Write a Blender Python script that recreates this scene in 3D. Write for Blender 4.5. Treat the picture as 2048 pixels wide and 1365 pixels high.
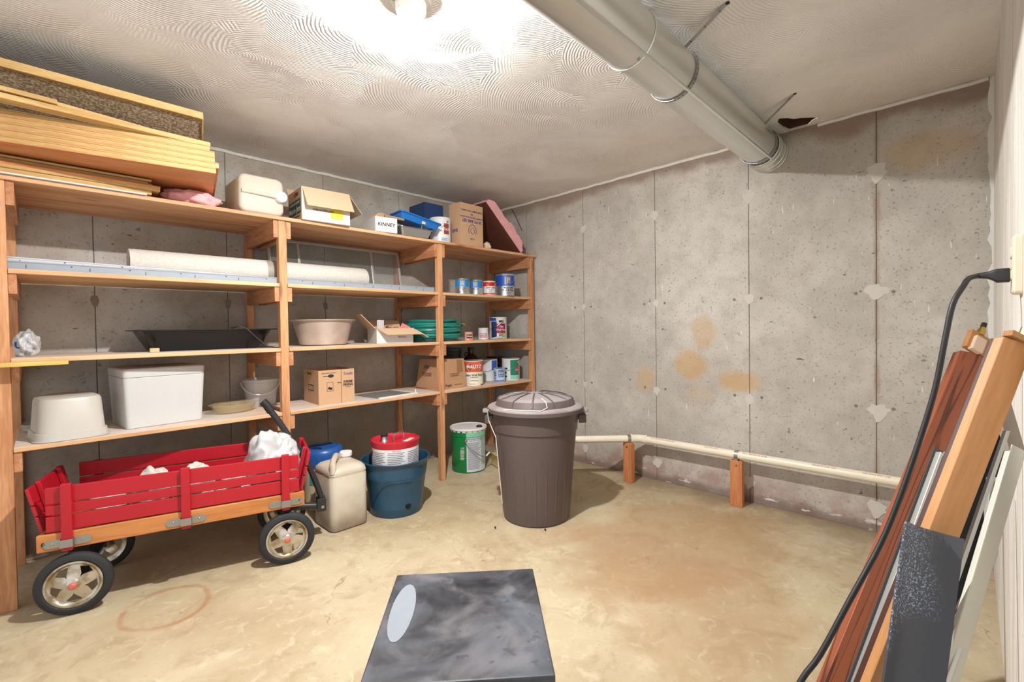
import bpy, bmesh, math, random
from mathutils import Matrix, Vector, noise as mnoise
random.seed(7)
PI = math.pi
SC = bpy.context.scene
COL = SC.collection
for o in list(bpy.data.objects): bpy.data.objects.remove(o)

# ------------------------------------------------------------------ camera, world, exposure
H, XB, YW, YR, F = 2.415, 3.33, 3.54, -0.088, 2.95     # ceiling, back wall, shelf wall, right wall, shelf front
cd = bpy.data.cameras.new('camera'); cam = bpy.data.objects.new('camera', cd); COL.objects.link(cam)
yaw, pit, rol = 0.779236, -0.0167376, -0.0140526
fw = Vector((math.cos(yaw)*math.cos(pit), math.sin(yaw)*math.cos(pit), math.sin(pit)))
rt = Vector((math.sin(yaw), -math.cos(yaw), 0)); up = rt.cross(fw)
c_, s_ = math.cos(rol), math.sin(rol)
r2 = c_*rt + s_*up; u2 = -s_*rt + c_*up
m4 = Matrix((r2, u2, -fw)).transposed().to_4x4(); m4.translation = (0, 0, 1.2)
cam.matrix_world = m4
cd.sensor_width = 36; cd.lens = 36*925.16/2048; cd.shift_y = -10.9/2048; cd.clip_start = .02
SC.camera = cam
W = bpy.data.worlds.new('world'); SC.world = W; W.use_nodes = True
W.node_tree.nodes['Background'].inputs[0].default_value = (.97, .985, 1, 1)
W.node_tree.nodes['Background'].inputs[1].default_value = .84
SC.view_settings.view_transform = 'Standard'; SC.view_settings.look = 'None'
SC.view_settings.gamma = 1; SC.view_settings.exposure = .34; SC.view_settings.use_curve_mapping = False
BULB = 5200.0

# ------------------------------------------------------------------ node helper
def srgb(r, g, b):
    f = lambda c: c/12.92 if c <= .04045 else ((c+.055)/1.055)**2.4
    return (f(r/255), f(g/255), f(b/255), 1)
class NT:
    def __init__(s, name):
        s.m = bpy.data.materials.new(name); s.m.use_nodes = True
        s.t = s.m.node_tree; s.b = s.t.nodes['Principled BSDF']
        s.tc = s.t.nodes.new('ShaderNodeTexCoord'); s.P = s.tc.outputs['Object']
    def lk(s, v, sock):
        if isinstance(v, bpy.types.NodeSocket): s.t.links.new(v, sock)
        elif v is not None: sock.default_value = v
    def n(s, typ): return s.t.nodes.new('ShaderNode'+typ)
    def noise(s, scale, detail=3, vec=None, rough=.55, dist=0):
        k = s.n('TexNoise'); s.lk(vec if vec is not None else s.P, k.inputs['Vector'])
        k.inputs['Scale'].default_value = scale; k.inputs['Detail'].default_value = detail
        k.inputs['Roughness'].default_value = rough; k.inputs['Distortion'].default_value = dist
        return k.outputs['Fac']
    def mapping(s, scale=(1, 1, 1), loc=(0, 0, 0), rot=(0, 0, 0), vec=None):
        k = s.n('Mapping'); s.lk(vec if vec is not None else s.P, k.inputs['Vector'])
        k.inputs['Scale'].default_value = scale; k.inputs['Location'].default_value = loc; k.inputs['Rotation'].default_value = rot
        return k.outputs[0]
    def math(s, op, a, b=0, clamp=False):
        k = s.n('Math'); k.operation = op; k.use_clamp = clamp; s.lk(a, k.inputs[0]); s.lk(b, k.inputs[1]); return k.outputs[0]
    def vm(s, op, a, b=None):
        k = s.n('VectorMath'); k.operation = op; s.lk(a, k.inputs[0])
        if b is not None: s.lk(b, k.inputs[1])
        return k.outputs['Value'] if op in ('LENGTH', 'DISTANCE', 'DOT_PRODUCT') else k.outputs[0]
    def step(s, v, a, b, lo=0., hi=1.):
        k = s.n('MapRange'); k.interpolation_type = 'SMOOTHSTEP'; s.lk(v, k.inputs[0])
        for i, q in enumerate((a, b, lo, hi)): k.inputs[1+i].default_value = q
        return k.outputs[0]
    def mix(s, f, a, b, mode='MIX'):
        k = s.n('Mix'); k.data_type = 'RGBA'; k.blend_type = mode
        s.lk(f, k.inputs[0]); s.lk(a, k.inputs[6]); s.lk(b, k.inputs[7]); return k.outputs[2]
    def xyz(s, vec=None):
        k = s.n('SeparateXYZ'); s.lk(vec if vec is not None else s.P, k.inputs[0]); return k.outputs
    def out(s, col=None, rough=.6, metal=0, bump=None, bs=.3, bd=.01, spec=None):
        s.lk(col, s.b.inputs['Base Color']); s.lk(rough, s.b.inputs['Roughness']); s.lk(metal, s.b.inputs['Metallic'])
        if spec is not None: s.b.inputs['Specular IOR Level'].default_value = spec
        if bump is not None:
            k = s.n('Bump'); k.inputs['Strength'].default_value = bs; k.inputs['Distance'].default_value = bd
            s.lk(bump, k.inputs['Height']); s.lk(k.outputs[0], s.b.inputs['Normal'])
        return s.m
MC = {}
def M(name, rgb=None, rough=.55, metal=0, var=.10, vs=12, bump=0, spec=None):
    """plain procedural material with a little mottling"""
    if name in MC: return MC[name]
    k = NT(name); c = srgb(*rgb); d = tuple(x*(1-var) for x in c[:3])+(1,)
    f = k.noise(vs, 4)
    MC[name] = k.out(k.mix(f, d, tuple(min(1, x*(1+var*.6)) for x in c[:3])+(1,)), rough, metal, k.noise(vs*6, 2) if bump else None, bump or .1, .004, spec)
    return MC[name]
def wood(name, light, dark, axis='x', rough=.62, fine=26, knots=True, rot=(0, 0, 0)):
    if name in MC: return MC[name]
    k = NT(name); sc = {'x': (.9, 9, 9), 'y': (9, .9, 9), 'z': (9, 9, .9)}[axis]
    v = k.mapping(sc, (0, 0, 0), rot)
    a = k.noise(1.6, 4, v, .6, .6); b = k.noise(fine/4, 2, k.mapping(tuple(q*2 for q in sc), vec=None, rot=rot), .5)
    f = k.math('ADD', k.math('MULTIPLY', a, .75), k.math('MULTIPLY', b, .35))
    f = k.step(f, .38, .72)
    col = k.mix(f, srgb(*light), srgb(*dark))
    if knots:
        ks = {'x': (1.3, 5, 5), 'y': (5, 1.3, 5), 'z': (5, 5, 1.3)}[axis]
        vo = k.n('TexVoronoi'); k.lk(k.mapping(ks), vo.inputs['Vector']); vo.inputs['Scale'].default_value = 1.5
        kn = k.step(vo.outputs['Distance'], .06, .16, 1, 0)
        col = k.mix(k.math('MULTIPLY', kn, .6), col, srgb(96, 52, 26))
    MC[name] = k.out(col, rough, 0, f, .15, .003); return MC[name]
def glossy(name, rgb, rough=.3, metal=1, var=.08): return M(name, rgb, rough, metal, var, 9)
def glass(name, rgb, rough=.05, alpha=.25):
    if name in MC: return MC[name]
    k = NT(name); m = k.out(k.mix(k.noise(8), srgb(*rgb), srgb(*[min(255, q+8) for q in rgb])), rough)
    k.b.inputs['Alpha'].default_value = alpha; MC[name] = m; return m
def translucent(name, rgb, tr=.35, rough=.45, alpha=1):
    if name in MC: return MC[name]
    k = NT(name); c = srgb(*rgb)
    m = k.out(k.mix(k.noise(6, 4), tuple(x*.85 for x in c[:3])+(1,), c), rough)
    k.b.inputs['Subsurface Weight'].default_value = tr*.5; k.b.inputs['Subsurface Radius'].default_value = (.02, .018, .014)
    k.b.inputs['Alpha'].default_value = alpha; MC[name] = m; return m

# ------------------------------------------------------------------ mesh builder
class MB:
    def __init__(s): s.v = []; s.f = []
    def add(s, v, f, mat=None):
        o = len(s.v)
        s.v += [tuple(mat @ Vector(p)) if mat is not None else tuple(p) for p in v]
        s.f += [tuple(i+o for i in q) for q in f]; return s
    def box(s, x0, x1, y0, y1, z0, z1, mat=None):
        v = [(x, y, z) for z in (z0, z1) for y in (y0, y1) for x in (x0, x1)]
        return s.add(v, [(0, 2, 3, 1), (4, 5, 7, 6), (0, 1, 5, 4), (2, 6, 7, 3), (0, 4, 6, 2), (1, 3, 7, 5)], mat)
    def hexa(s, b, t):
        """b, t: four corners each (ccw seen from above)"""
        return s.add(list(b)+list(t), [(3, 2, 1, 0), (4, 5, 6, 7), (0, 1, 5, 4), (1, 2, 6, 5), (2, 3, 7, 6), (3, 0, 4, 7)])
    def loft(s, rings, cap0=True, cap1=True, closed=True, mat=None):
        n = len(rings[0]); v = [p for r in rings for p in r]; f = []
        for i in range(len(rings)-1):
            for j in range(n if closed else n-1):
                k = (j+1) % n
                f.append((i*n+j, i*n+k, (i+1)*n+k, (i+1)*n+j))
        if cap0: f.append(tuple(range(n))[::-1])
        if cap1: f.append(tuple((len(rings)-1)*n+j for j in range(n)))
        return s.add(v, f, mat)
    def lathe(s, prof, seg=48, a0=0, a1=2*PI, mat=None, cap0=False, cap1=False, rad=None):
        full = abs(a1-a0-2*PI) < 1e-6; n = seg if full else seg+1
        rings = [[((r*(rad(a0+(a1-a0)*j/seg, z) if rad else 1))*math.cos(a0+(a1-a0)*j/seg), (r*(rad(a0+(a1-a0)*j/seg, z) if rad else 1))*math.sin(a0+(a1-a0)*j/seg), z) for j in range(n)] for r, z in prof]
        return s.loft(rings, cap0, cap1, full, mat)
    def tube(s, pts, r, seg=8, cap=True, mat=None):
        pts = [Vector(p) for p in pts]; rings = []; prev = None
        for i, p in enumerate(pts):
            t = (pts[min(i+1, len(pts)-1)]-pts[max(i-1, 0)]).normalized()
            if prev is None:
                a = Vector((0, 0, 1)) if abs(t.z) < .9 else Vector((1, 0, 0)); n1 = t.cross(a).normalized()
            else: n1 = (prev-t*prev.dot(t)).normalized()
            prev = n1; n2 = t.cross(n1); rr = r[i] if isinstance(r, (list, tuple)) else r
            rings.append([tuple(p+n1*rr*math.cos(2*PI*j/seg)+n2*rr*math.sin(2*PI*j/seg)) for j in range(seg)])
        return s.loft(rings, cap, cap, True, mat)
    def strip(s, pts, wv, t):
        """thin strap along pts, width vector wv, thickness t"""
        pts = [Vector(p) for p in pts]; wv = Vector(wv); rings = []
        for i, p in enumerate(pts):
            d = (pts[min(i+1, len(pts)-1)]-pts[max(i-1, 0)]).normalized(); n = d.cross(wv).normalized()*t/2
            rings.append([tuple(p-wv/2-n), tuple(p+wv/2-n), tuple(p+wv/2+n), tuple(p-wv/2+n)])
        return s.loft(rings)
    def prism(s, poly, a, b, fn):
        """poly 2d list; fn(u, v, w) -> 3d; extruded from w=a to w=b"""
        return s.loft([[fn(u, v, a) for u, v in poly], [fn(u, v, b) for u, v in poly]])
    def board(s, p0, p1, wd, w, t):
        """bar from p0 to p1, width along wd, thickness across"""
        p0, p1, wd = Vector(p0), Vector(p1), Vector(wd); d = (p1-p0).normalized()
        wd = (wd-d*wd.dot(d)).normalized(); n = d.cross(wd)
        c = lambda p: [tuple(p+wd*w/2*a+n*t/2*b) for a, b in ((-1, -1), (1, -1), (1, 1), (-1, 1))]
        return s.loft([c(p0), c(p1)])
def rrect(hx, hy, r, z, n=6, cx=0, cy=0):
    o = []; r = min(r, hx, hy)
    for q, (sx, sy) in enumerate(((1, 1), (-1, 1), (-1, -1), (1, -1))):
        for i in range(n+1):
            a = PI/2*q + PI/2*i/n
            o.append((cx+sx*(hx-r)+r*math.cos(a), cy+sy*(hy-r)+r*math.sin(a), z))
    return o
def obj(name, mb, mat, parent=None, smooth=False, bevel=0, seg=2, kind=None):
    me = bpy.data.meshes.new(name)
    if isinstance(mb, MB): me.from_pydata(mb.v, [], mb.f)
    else: me = mb
    me.validate(); bm = bmesh.new(); bm.from_mesh(me); bmesh.ops.recalc_face_normals(bm, faces=bm.faces); bm.to_mesh(me); bm.free()
    o = bpy.data.objects.new(name, me); COL.objects.link(o); me.materials.append(mat)
    if parent: o.parent = parent
    if smooth:
        for p in me.polygons: p.use_smooth = True
        try: me.set_sharp_from_angle(angle=math.radians(38))
        except Exception: pass
    if bevel:
        b = o.modifiers.new('bevel', 'BEVEL'); b.width = bevel; b.segments = seg; b.limit_method = 'ANGLE'; b.angle_limit = math.radians(50)
    if kind: o['kind'] = kind
    return o
def tag(o, label, cat, group=None):
    o['label'] = label; o['category'] = cat
    if group: o['group'] = group
    return o
def thing(name, label, cat, loc=(0, 0, 0), rz=0, group=None):
    e = bpy.data.objects.new(name, None); COL.objects.link(e); e.location = loc; e.rotation_euler = (0, 0, rz); e.empty_display_size = .05
    return tag(e, label, cat, group)
def struct(name, mb, mat, **k): return obj(name, mb, mat, kind='structure', **k)
# text -> mesh points
TXT = {}
def textmesh(body, align='CENTER', bold=0.0):
    key = (body, align, bold)
    if key in TXT: return TXT[key]
    cu = bpy.data.curves.new('t', 'FONT'); cu.body = body; cu.size = 1; cu.align_x = align; cu.align_y = 'CENTER'; cu.resolution_u = 2; cu.offset = bold
    o = bpy.data.objects.new('t', cu); COL.objects.link(o)
    dg = bpy.context.evaluated_depsgraph_get(); me = o.evaluated_get(dg).to_mesh()
    r = ([tuple(v.co) for v in me.vertices], [tuple(p.vertices) for p in me.polygons])
    o.evaluated_get(dg).to_mesh_clear(); bpy.data.objects.remove(o); bpy.data.curves.remove(cu)
    TXT[key] = r; return r
def ptext(body, size, org, xd, yd, mat, parent, name='lettering', sx=1, bold=.02, align='CENTER'):
    v, f = textmesh(body, align, bold); org, xd, yd = Vector(org), Vector(xd).normalized(), Vector(yd).normalized()
    mb = MB().add([tuple(org+xd*(p[0]*size*sx)+yd*(p[1]*size)) for p in v], f)
    return obj(name, mb, mat, parent)
def ctext(body, size, r, ang, z, mat, parent, name='lettering', sx=1, bold=.02):
    """lettering wrapped on a cylinder of radius r, centred at angle ang, reading left to right from outside"""
    v, f = textmesh(body, 'CENTER', bold)
    mb = MB().add([(r*math.cos(ang+p[0]*size*sx/r), r*math.sin(ang+p[0]*size*sx/r), z+p[1]*size) for p in v], f)
    return obj(name, mb, mat, parent)
def fineprint_cyl(r, a0, a1, z0, z1, rows, mat, parent, fill=.8):
    mb = MB(); rnd = random.Random(int(r*1e4)+rows)
    for i in range(rows):
        z = z1-(z1-z0)*(i+.5)/rows; h = (z1-z0)/rows*.22; e = a0+(a1-a0)*(fill-.25*rnd.random())
        mb.lathe([(r, z-h), (r, z+h)], 6, a0, e)
    return obj('fine_print', mb, mat, parent, kind='stuff')
INK = M('ink_black', (38, 36, 38), .7); INKB = M('ink_blue', (40, 60, 130), .7); INKG = M('ink_grey', (120, 122, 128), .7)
PWHITE = M('paint_white', (226, 225, 222), .5, var=.05); CARD = M('cardboard', (196, 158, 122), .85, var=.08, vs=7); CARDIN = M('cardboard_inside', (205, 172, 140), .88, var=.06, vs=7)
TIN = glossy('tin', (200, 202, 205), .28); STEEL = glossy('galvanised_bracket', (172, 174, 172), .38)

# ------------------------------------------------------------------ setting: materials
def concrete(name, back):
    k = NT(name); x, y, z = k.xyz()
    base = k.mix(k.step(k.noise(1.7, 5, rough=.6), .3, .7), srgb(176, 170, 162), srgb(203, 198, 190))
    base = k.mix(k.math('MULTIPLY', k.step(k.noise(9, 5), .42, .7), .35), base, srgb(160, 153, 144))
    spk = k.step(k.noise(75, 3, rough=.7), .56, .72); base = k.mix(k.math('MULTIPLY', spk, .75), base, srgb(112, 106, 100))
    ex = k.mapping((14, 14, 34)); pit = k.step(k.noise(1.0, 2, ex), .735, .765); base = k.mix(k.math('MULTIPLY', pit, .75), base, srgb(76, 71, 66))
    bl = k.step(k.noise(20, 2), .72, .77); base = k.mix(k.math('MULTIPLY', bl, .6), base, srgb(90, 85, 80))
    along = y if back else x
    # paint drips: short upright white flecks
    dr = k.step(k.noise(1, 1, k.mapping((55, 55, 9), (3, 1, 7))), .755, .775)
    if back: base = k.mix(k.math('MULTIPLY', dr, .8), base, srgb(228, 226, 220))
    # stain under the ceiling line
    st = k.math('ADD', z, k.math('MULTIPLY', k.noise(2.3, 4), .34)); st = k.step(st, 2.44, 2.53)
    st = k.math('MULTIPLY', st, .75 if back else .2); base = k.mix(st, base, srgb(134, 110, 90))
    # rusty damp tide line near the floor
    d1 = k.math('SUBTRACT', z, k.math('MULTIPLY', k.noise(2.2, 5), .5)); rust = k.step(d1, -.16, .0, 1, 0)
    rust = k.math('MULTIPLY', rust, k.step(k.noise(6, 4), .34, .6))
    base = k.mix(k.math('MULTIPLY', rust, .6), base, srgb(150, 108, 92))
    d2 = k.math('SUBTRACT', z, k.math('MULTIPLY', k.noise(4, 5), .10)); base = k.mix(k.math('MULTIPLY', k.step(d2, -.03, .03, 1, 0), .7), base, srgb(112, 92, 82))
    ef = k.math('MULTIPLY', k.step(k.noise(1, 5, k.mapping((9, 9, 30))), .6, .66), k.step(z, .05, .10, 1, 0)); base = k.mix(ef, base, srgb(214, 206, 200))
    if back:
        sb_ = k.math('ADD', k.math('ABSOLUTE', k.math('SUBTRACT', y, .3736)), k.math('MULTIPLY', k.math('SUBTRACT', k.noise(5, 4), .5), .05))
        base = k.mix(k.math('MULTIPLY', k.math('MULTIPLY', k.step(sb_, .004, .020, 1, 0), k.step(k.noise(1.3, 2, k.mapping((0, 0, 2))), .35, .6)), .65), base, srgb(150, 124, 92))
        for cy, cz, ry, rz, am in ((1.82, .775, .12, .12, .5), (1.44, .91, .15, .13, .7), (1.11, .81, .18, .10, .7), (1.36, 1.15, .11, .16, .5), (1.40, .70, .12, .09, .25), (.16, 2.13, .26, .13, .4)):
            dv = k.vm('LENGTH', k.mapping((0, 1/ry, 1/rz), (0, -cy/ry, -cz/rz)))
            dv = k.math('ADD', dv, k.math('MULTIPLY', k.noise(7, 5), 1.1)); fct = k.step(dv, 1.0, 1.6, 1, 0)
            base = k.mix(k.math('MULTIPLY', fct, am), base, srgb(192, 156, 104))
    else:
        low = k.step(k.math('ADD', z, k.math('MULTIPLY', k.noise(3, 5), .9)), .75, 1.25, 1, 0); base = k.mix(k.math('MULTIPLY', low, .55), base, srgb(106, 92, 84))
        pa = k.step(k.noise(2.0, 4), .38, .62); base = k.mix(k.math('MULTIPLY', pa, .5), base, srgb(150, 134, 112))
    h = k.math('ADD', k.math('MULTIPLY', k.noise(75, 3), .5), k.math('SUBTRACT', k.noise(9, 4), k.math('MULTIPLY', pit, .6)))
    return k.out(base, .88, 0, h, .35, .006)
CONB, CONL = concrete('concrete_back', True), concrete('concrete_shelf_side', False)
SEAM = M('concrete_seam', (128, 120, 110), .9, var=.3, vs=20, bump=.3)
PLAST = M('patch_plaster', (204, 200, 192), .85, var=.08, vs=30, bump=.3)
def floor_mat():
    k = NT('floor_concrete'); x, y, z = k.xyz()
    b = k.mix(k.step(k.noise(1.4, 6, rough=.62, dist=.4), .35, .68), srgb(174, 156, 124), srgb(194, 180, 150))
    b = k.mix(k.math('MULTIPLY', k.step(k.noise(5, 6, dist=1.2, rough=.65), .47, .68), .55), b, srgb(158, 138, 108))
    b = k.mix(k.math('MULTIPLY', k.step(k.noise(16, 5, dist=1), .54, .7), .45), b, srgb(208, 198, 174))
    b = k.mix(k.math('MULTIPLY', k.step(k.noise(60, 3), .6, .74), .35), b, srgb(140, 116, 86))
    for cx, cy, rx, ry, am in ((2.45, 1.15, .75, .55, .55), (1.9, .75, .5, .3, .35), (2.15, 1.72, .30, .2, .3)):
        dv = k.vm('LENGTH', k.mapping((1/rx, 1/ry, 0), (-cx/rx, -cy/ry, 0))); dv = k.math('ADD', dv, k.math('MULTIPLY', k.noise(3.3, 6, dist=.8), 1.0))
        b = k.mix(k.math('MULTIPLY', k.step(dv, 1.2, 1.6, 1, 0), am), b, srgb(164, 126, 88))
    # damp edge along the walls
    e = k.math('ADD', x, k.math('MULTIPLY', k.noise(3, 5), .7)); b = k.mix(k.math('MULTIPLY', k.step(e, 3.35, 3.75), .7), b, srgb(128, 108, 86))
    # rust ring left by a round base
    wv = k.math('MULTIPLY', k.math('SUBTRACT', k.noise(5, 3), .5), .05)
    d = k.math('ADD', k.vm('LENGTH', k.mapping((1, .93, 0), (-.354, -2.497*.93, 0))), wv)
    ring = k.step(k.math('ABSOLUTE', k.math('SUBTRACT', d, .155)), .004, .018, 1, 0)
    b = k.mix(k.math('MULTIPLY', ring, k.step(k.noise(6, 2), .3, .6, .15, .6)), b, srgb(164, 108, 66))
    cr = k.step(k.math('ABSOLUTE', k.math('SUBTRACT', k.noise(1.1, 5, dist=.6), .52)), 0, .0022, 1, 0)
    b = k.mix(k.math('MULTIPLY', k.math('MULTIPLY', cr, k.step(k.noise(2.2), .52, .6)), .55), b, srgb(112, 92, 68))
    h = k.math('ADD', k.noise(30, 4), k.math('MULTIPLY', k.noise(6, 5), .8))
    return k.out(b, k.step(k.noise(3, 4), .3, .7, .5, .75), 0, h, .18, .006)
def ceil_mat():
    k = NT('ceiling_swirl'); P = k.mapping((1, 1, 0))
    wp = k.n('TexNoise'); wp.inputs['Scale'].default_value = 1.2; k.lk(P, wp.inputs['Vector'])
    W_ = k.vm('ADD', P, k.vm('MULTIPLY', wp.outputs['Color'], (.25, .25, 0)))
    hs = []; cols = []
    for sc, off, fr in ((2.6, (.10, .26, 0), 480), (2.1, (-.22, .2, 0), 430)):
        vo = k.n('TexVoronoi'); vo.voronoi_dimensions = '2D'; vo.inputs['Scale'].default_value = sc
        k.lk(k.vm('ADD', W_, off), vo.inputs['Vector'])
        loc = k.vm('SUBTRACT', W_, k.vm('SUBTRACT', vo.outputs['Position'], off))
        d = k.vm('LENGTH', k.vm('ADD', loc, off)); d = k.math('ADD', d, k.math('MULTIPLY', k.noise(26, 2), .012))
        hs.append(k.math('SINE', k.math('MULTIPLY', d, fr))); cols.append(k.xyz(vo.outputs['Color'])[0])
    sel = k.step(k.noise(2.2, 2), .46, .54)
    mx = k.n('Mix'); mx.data_type = 'FLOAT'; k.lk(sel, mx.inputs[0]); k.lk(hs[0], mx.inputs[2]); k.lk(hs[1], mx.inputs[3])
    amp = k.step(k.noise(3.4, 3), .38, .6, .15, 1); sw = k.math('MULTIPLY', mx.outputs[0], amp)
    b = k.mix(k.step(k.noise(2.0, 5), .3, .7), srgb(226, 224, 222), srgb(243, 242, 241))
    b = k.mix(k.math('MULTIPLY', cols[0], .18), b, srgb(186, 176, 170))
    b = k.mix(k.math('MULTIPLY', k.step(sw, .1, 1), .15), b, srgb(250, 250, 250))
    b = k.mix(k.math('MULTIPLY', k.step(k.noise(60, 2), .68, .74), .4), b, srgb(150, 140, 132))
    x, y, z = k.xyz(); e = k.step(k.math('ADD', x, k.math('MULTIPLY', k.noise(1.3, 4), 1.4)), 3.2, 4.2); b = k.mix(k.math('MULTIPLY', e, .4), b, srgb(222, 208, 180))
    h = k.math('ADD', k.math('MULTIPLY', sw, .8), k.math('MULTIPLY', k.noise(90, 2), .5))
    return k.out(b, .85, 0, h, .45, .004)
def wwall_mat():
    k = NT('white_painted_wall'); b = k.mix(k.step(k.noise(1, 4, k.mapping((14, 14, 2))), .35, .7), srgb(214, 210, 202), srgb(236, 234, 230))
    b = k.mix(k.math('MULTIPLY', k.step(k.noise(40, 3), .66, .72), .5), b, srgb(130, 124, 118))
    return k.out(b, .7, 0, k.noise(40, 3), .3, .004)
# ------------------------------------------------------------------ setting: geometry
X0, Y0 = -1.6, -1.3
fl = struct('floor', MB().box(X0, XB+.1, Y0, YW+.1, -.12, 0), floor_mat())
# ceiling with a torn hole beside the duct
bm = bmesh.new()
outer = [bm.verts.new(p) for p in ((X0, Y0, H), (XB+.1, Y0, H), (XB+.1, YW+.1, H), (X0, YW+.1, H))]
hp = [(3.08, .80), (3.11, .765), (3.15, .74), (3.17, .705), (3.21, .66), (3.24, .635), (3.245, .66), (3.27, .68), (3.30, .70), (3.30, .80), (3.22, .82), (3.14, .825)]
hole = [bm.verts.new((x, y, H)) for x, y in hp]
ed = [bm.edges.new((outer[i], outer[(i+1) % 4])) for i in range(4)]+[bm.edges.new((hole[i], hole[(i+1) % len(hole)])) for i in range(len(hole))]
bmesh.ops.triangle_fill(bm, use_beauty=True, edges=ed)
me = bpy.data.meshes.new('ceiling'); bm.to_mesh(me); bm.free()
ce = struct('ceiling', me, ceil_mat())
for p in ce.data.polygons: pass
n_ = len(hp)
hb = MB().loft([[(x, y, H+.002) for x, y in hp], [(x, y, H+.10) for x, y in hp]], cap0=False)
obj('hole_recess', hb, M('dark_joist', (88, 58, 40), .9, var=.4, vs=16), ce)
obj('torn_edge', MB().strip([(x, y, H-.004) for x, y in hp[-4:]], (0, 0, .012), .01), PLAST, ce)
# back wall: cast panels with recessed seams between
wb = struct('wall_back', MB().box(XB+.005, XB+.12, YR-.1, YW+.12, -.12, H), SEAM)
ys = [YR-.1, .3736, 1.0496, 1.7244, 2.3997, 3.07, YW]
for i in range(len(ys)-1):
    a, b = ys[i]+(.002 if i else 0), ys[i+1]-.002
    obj('concrete_panel', MB().box(XB, XB+.0049, a, b, 0, H), CONB, wb, bevel=.002, seg=1)
def blob(cy, cz, ry, rz, seed, drip=0):
    rnd = random.Random(seed); n = 18; poly = []
    for i in range(n):
        a = 2*PI*i/n; q = .72+.45*rnd.random(); vz = rz*q*math.sin(a)
        if drip and abs(a-1.5*PI) < .3: vz -= drip
        poly.append((cy+ry*q*math.cos(a), cz+vz))
    return poly
sd = 0
for r, zc in enumerate((2.058, 1.378, .70, .138)):
    for cidx, yc in enumerate((.3736, 1.0496, 1.7244, 2.3997)):
        sd += 1; sz = (.038, .031, .028, .025)[cidx]*(1.25 if r in (0, 3) else 1)
        dy = random.uniform(-.008, .008)
        ry = sz*(1.5 if cidx == 0 and r in (1, 2) else 1)
        obj('plaster_patch', MB().prism(blob(yc+dy, zc, ry, sz, sd, .03 if r in (0, 2) and cidx == 0 else .012), XB-.0025, XB+.001, lambda u, v, w: (w, u, v)), PLAST, wb)
for cidx, yc in enumerate((.3736, 1.0496, 1.7244, 2.3997)):      # small round form-tie marks either side
    for zc in (1.372, .715):
        for s in (-1, 1):
            mb = MB().lathe([(.008, 0), (.0095, .001), (.0085, .0018)], 12, cap0=True, mat=Matrix.Translation((XB-.0012, yc+s*.085+.01, zc)) @ Matrix.Rotation(PI/2, 4, 'Y'))
            obj('tie_mark', mb, SEAM, wb)
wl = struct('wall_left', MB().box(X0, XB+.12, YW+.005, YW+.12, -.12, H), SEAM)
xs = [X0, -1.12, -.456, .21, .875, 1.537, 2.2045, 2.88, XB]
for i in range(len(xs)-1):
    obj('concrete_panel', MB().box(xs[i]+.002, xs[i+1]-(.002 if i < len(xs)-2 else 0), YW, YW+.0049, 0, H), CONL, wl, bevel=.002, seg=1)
for i, (x, z) in enumerate(((.21, 1.385), (.875, 1.39), (1.537, .70), (2.2045, 1.385), (.21, .70), (2.88, 2.06), (1.537, 1.39), (.21, 2.06))):
    obj('form_tie_scar', MB().prism(blob(x, z, .02, .035, 60+i), YW-.001, YW+.001, lambda u, v, w: (u, w, v)), M('tie_scar', (140, 128, 114), .9, var=.3, vs=40, bump=.4), wl)
wr = struct('wall_right', MB().box(.75, XB+.0, YR-.12, YR, 0, H), wwall_mat())
# ragged dried paint edge where the white wall meets the concrete
rnd = random.Random(3); pe = []
for i in range(61):
    z = H*i/60; pe.append((YR+.004+.020*rnd.random(), z))
obj('paint_edge', MB().prism([(YR, 0)]+pe+[(YR, H)], XB-.0015, XB+.001, lambda u, v, w: (w, u, v)), PWHITE, wr)
TRIM = M('white_caulk', (228, 224, 216), .7, var=.12, vs=30, bump=.3)
def bead(pts_fn, n, seed):
    rnd = random.Random(seed); return [pts_fn(i/n, rnd) for i in range(n+1)]
t1 = MB(); p = bead(lambda t, r: (XB-.006, YR+.02+(YW-YR-.02)*t, H-.008-.005*r.random()), 60, 1)
t1.tube([q for q in p if not (.66 < q[1] < 1.02)][:0] or [q for q in p if q[1] <= .70], .011, 6); t1.tube([q for q in p if q[1] >= 1.02], .011, 6)
struct('trim_1', t1, TRIM)
struct('trim_2', MB().tube(bead(lambda t, r: (X0+(XB-X0)*t, YW-.006, H-.008-.005*r.random()), 70, 2), .011, 6), TRIM)
# ------------------------------------------------------------------ ceiling lamp (its own light)
LX, LY = .975, 1.462
lamp = thing('lamp_fixture', 'round white porcelain lamp holder with lit bulb on the swirled ceiling', 'lamp', (LX, LY, H))
PORC = M('porcelain', (224, 222, 214), .25, var=.04)
obj('mounting_plate', MB().lathe([(.0, -.001), (.076, -.001), (.077, -.007), (.070, -.012), (.05, -.014), (0, -.014)], 40), PORC, lamp, smooth=True)
obj('socket_body', MB().lathe([(.050, -.013), (.057, -.02), (.056, -.046), (.050, -.055), (.040, -.056), (0, -.056)], 40), PORC, lamp, smooth=True)
k = NT('lit_bulb'); k.b.inputs['Emission Color'].default_value = (1, .985, .97, 1); k.b.inputs['Emission Strength'].default_value = BULB
k.out((1, 1, 1, 1), .4)
obj('bulb_collar', MB().lathe([(.030, -.0562), (.034, -.058), (.034, -.062), (0, -.062)], 24), PORC, lamp, smooth=True)
obj('bulb_dome', MB().lathe([(.035, -.0622), (.035, -.065), (.032, -.071), (.021, -.076), (.0, -.078)], 16), k.m, lamp, smooth=True)
for a in (.6, 2.7, 4.8):
    obj('screw', MB().lathe([(0, -.018), (.006, -.017), (.006, -.012)], 10, mat=Matrix.Translation((.063*math.cos(a), .063*math.sin(a), 0))), STEEL, lamp)
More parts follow.
